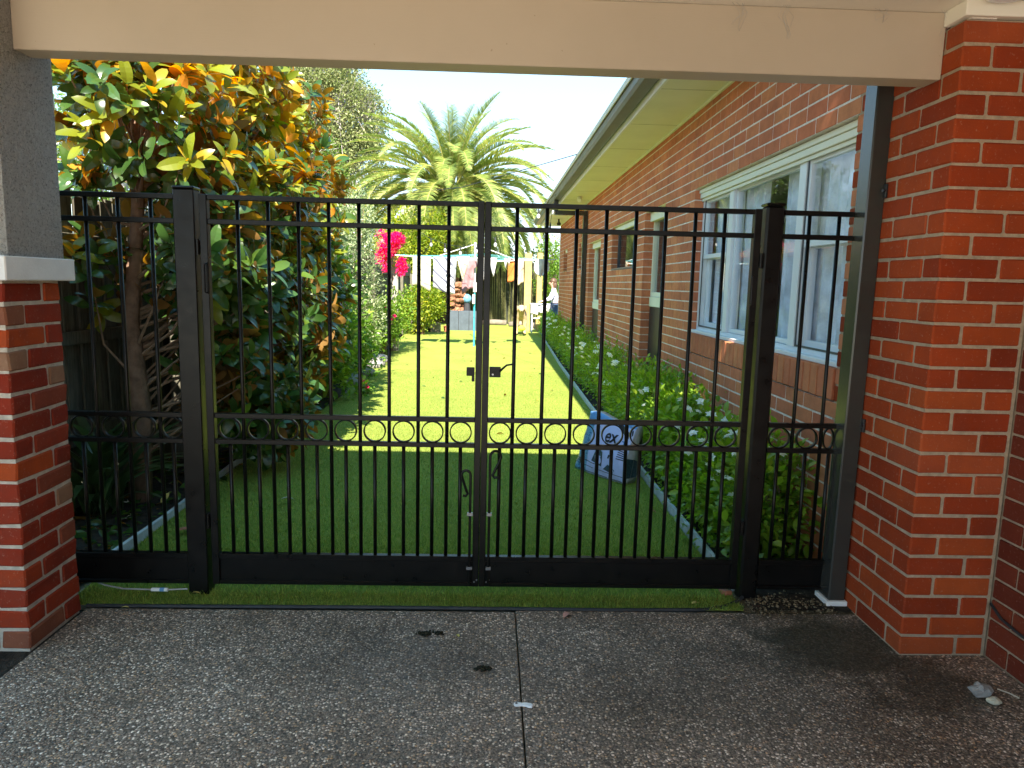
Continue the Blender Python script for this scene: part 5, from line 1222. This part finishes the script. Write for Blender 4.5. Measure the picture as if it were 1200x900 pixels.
for i, (x, y, s) in enumerate(((-.256, 2.845, 1), (-.20, 2.85, .6), (.0, 2.572, .9))):
    n = 70; P = np.stack([RNG.normal(x, .016 * s, n), RNG.normal(y, .009 * s, n), RNG.uniform(.0, .008, n)], 1)
    tag(link('moss_tuft', scatter_mesh('moss_tuft', *cube, P, unit(n), .004 + .006 * RNG.random(n), None, 'moss_dirt'), None, None, (x, y, 0)), ['dark tuft of dirt on the concrete, left of the pair', 'smaller dark tuft of dirt right next to it', 'dark tuft of dirt nearer the camera, left of the joint'][i], 'dirt', 'dark tufts on the concrete')
n = 46; P = np.stack([RNG.uniform(-1.7, 1.0, n), RNG.uniform(6.5, 18, n), np.full(n, .02)], 1); D = unit(n); D[:, 2] *= .3
tag(link('leaf_litter', scatter_mesh('leaf_litter', *LEAF_MED, P, D, .035 + .05 * RNG.random(n), RNG.normal(0, .6, n), 'magnolia_leaf')), 'small dry leaves scattered across the sunlit turf', 'leaf litter', kind='stuff')
# white plastic lever lying on the joint
out = [(-.034, .004), (-.030, .011), (-.020, .011), (-.008, .006), (.012, .008), (.028, .003), (.036, -.006), (.030, -.017), (.020, -.016), (.006, -.008), (-.012, -.006), (-.022, -.009), (-.031, -.007)]
m = MB(); n = len(out); m.add([(.14 + x, 2.335 + y, .001) for x, y in out] + [(.14 + x * .95, 2.335 + y * .9, .008) for x, y in out], [tuple(range(n - 1, -1, -1)), tuple(range(n, 2 * n))] + [(i, (i + 1) % n, n + (i + 1) % n, n + i) for i in range(n)])
lv = thing('plastic_lever', 'small white plastic lever lying across the joint in the concrete', 'plastic lever', (.14, 2.335, 0)); m.build('body', 'white_plastic', lv)
m = MB(); m.tube([(.116, 2.337, .0075), (.116, 2.337, .0092)], .0045, 12); m.build('screw', 'charcoal', lv)
m = MB(); m.blob((1.857, 2.415, .022), (.042, .028, .024), 11, 7, 21, .22); tag(m.build('rock', 'stone', origin=(1.857, 2.415, 0)), 'grey stone lying on the dirty concrete at lower right', 'stone')
m = MB(); m.blob((1.875, 2.365, .010), (.024, .02, .012), 9, 6, 22, .2); tag(m.build('rock', 'leaf_pale', origin=(1.875, 2.365, 0)), 'smaller pale stone just in front of the grey one', 'stone')
m = MB(); m.tube([(1.95, 2.45, .005), (1.975, 2.42, .006), (1.99, 2.39, .005)], .003, 5); tag(m.build('twig', 'leaf_pale', origin=(1.97, 2.42, 0)), 'short pale twig right of the grey stone', 'twig')
m = MB(); m.box(-.03, .03, -.02, .02, 0, .022, .003, rot=Euler((.1, .2, 1.9)), piv=(0, 0, 0)); o = m.build('brick_fragment', 'leaf_rust'); o.location = (1.172, 3.262, .004); tag(o, 'small broken piece of brick at the foot of the right gate post', 'brick fragment')
cab = thing('cable', 'thin grey cable lying under the left fixed panel with a blue and white connector', 'cable', (-1.6, 3.2, 0))
m = MB(); m.tube([(-1.95, 3.30, .05), (-1.80, 3.235, .032), (-1.70, 3.205, .028), (-1.565, 3.195, .03)], .004, 6); m.build('cord', 'cable_grey', cab)
m = MB(); m.tube([(-1.49, 3.195, .03), (-1.40, 3.198, .034)], .004, 6); m.build('cord', 'cable_grey', cab)
m = MB(); m.tube([(-1.565, 3.195, .03), (-1.49, 3.195, .03)], .009, 8); m.build('connector', 'white_plastic', cab)
m = MB(); m.tube([(-1.525, 3.1945, .0305), (-1.505, 3.1945, .0305)], .0096, 8); m.build('connector_band', 'blue_plastic', cab)
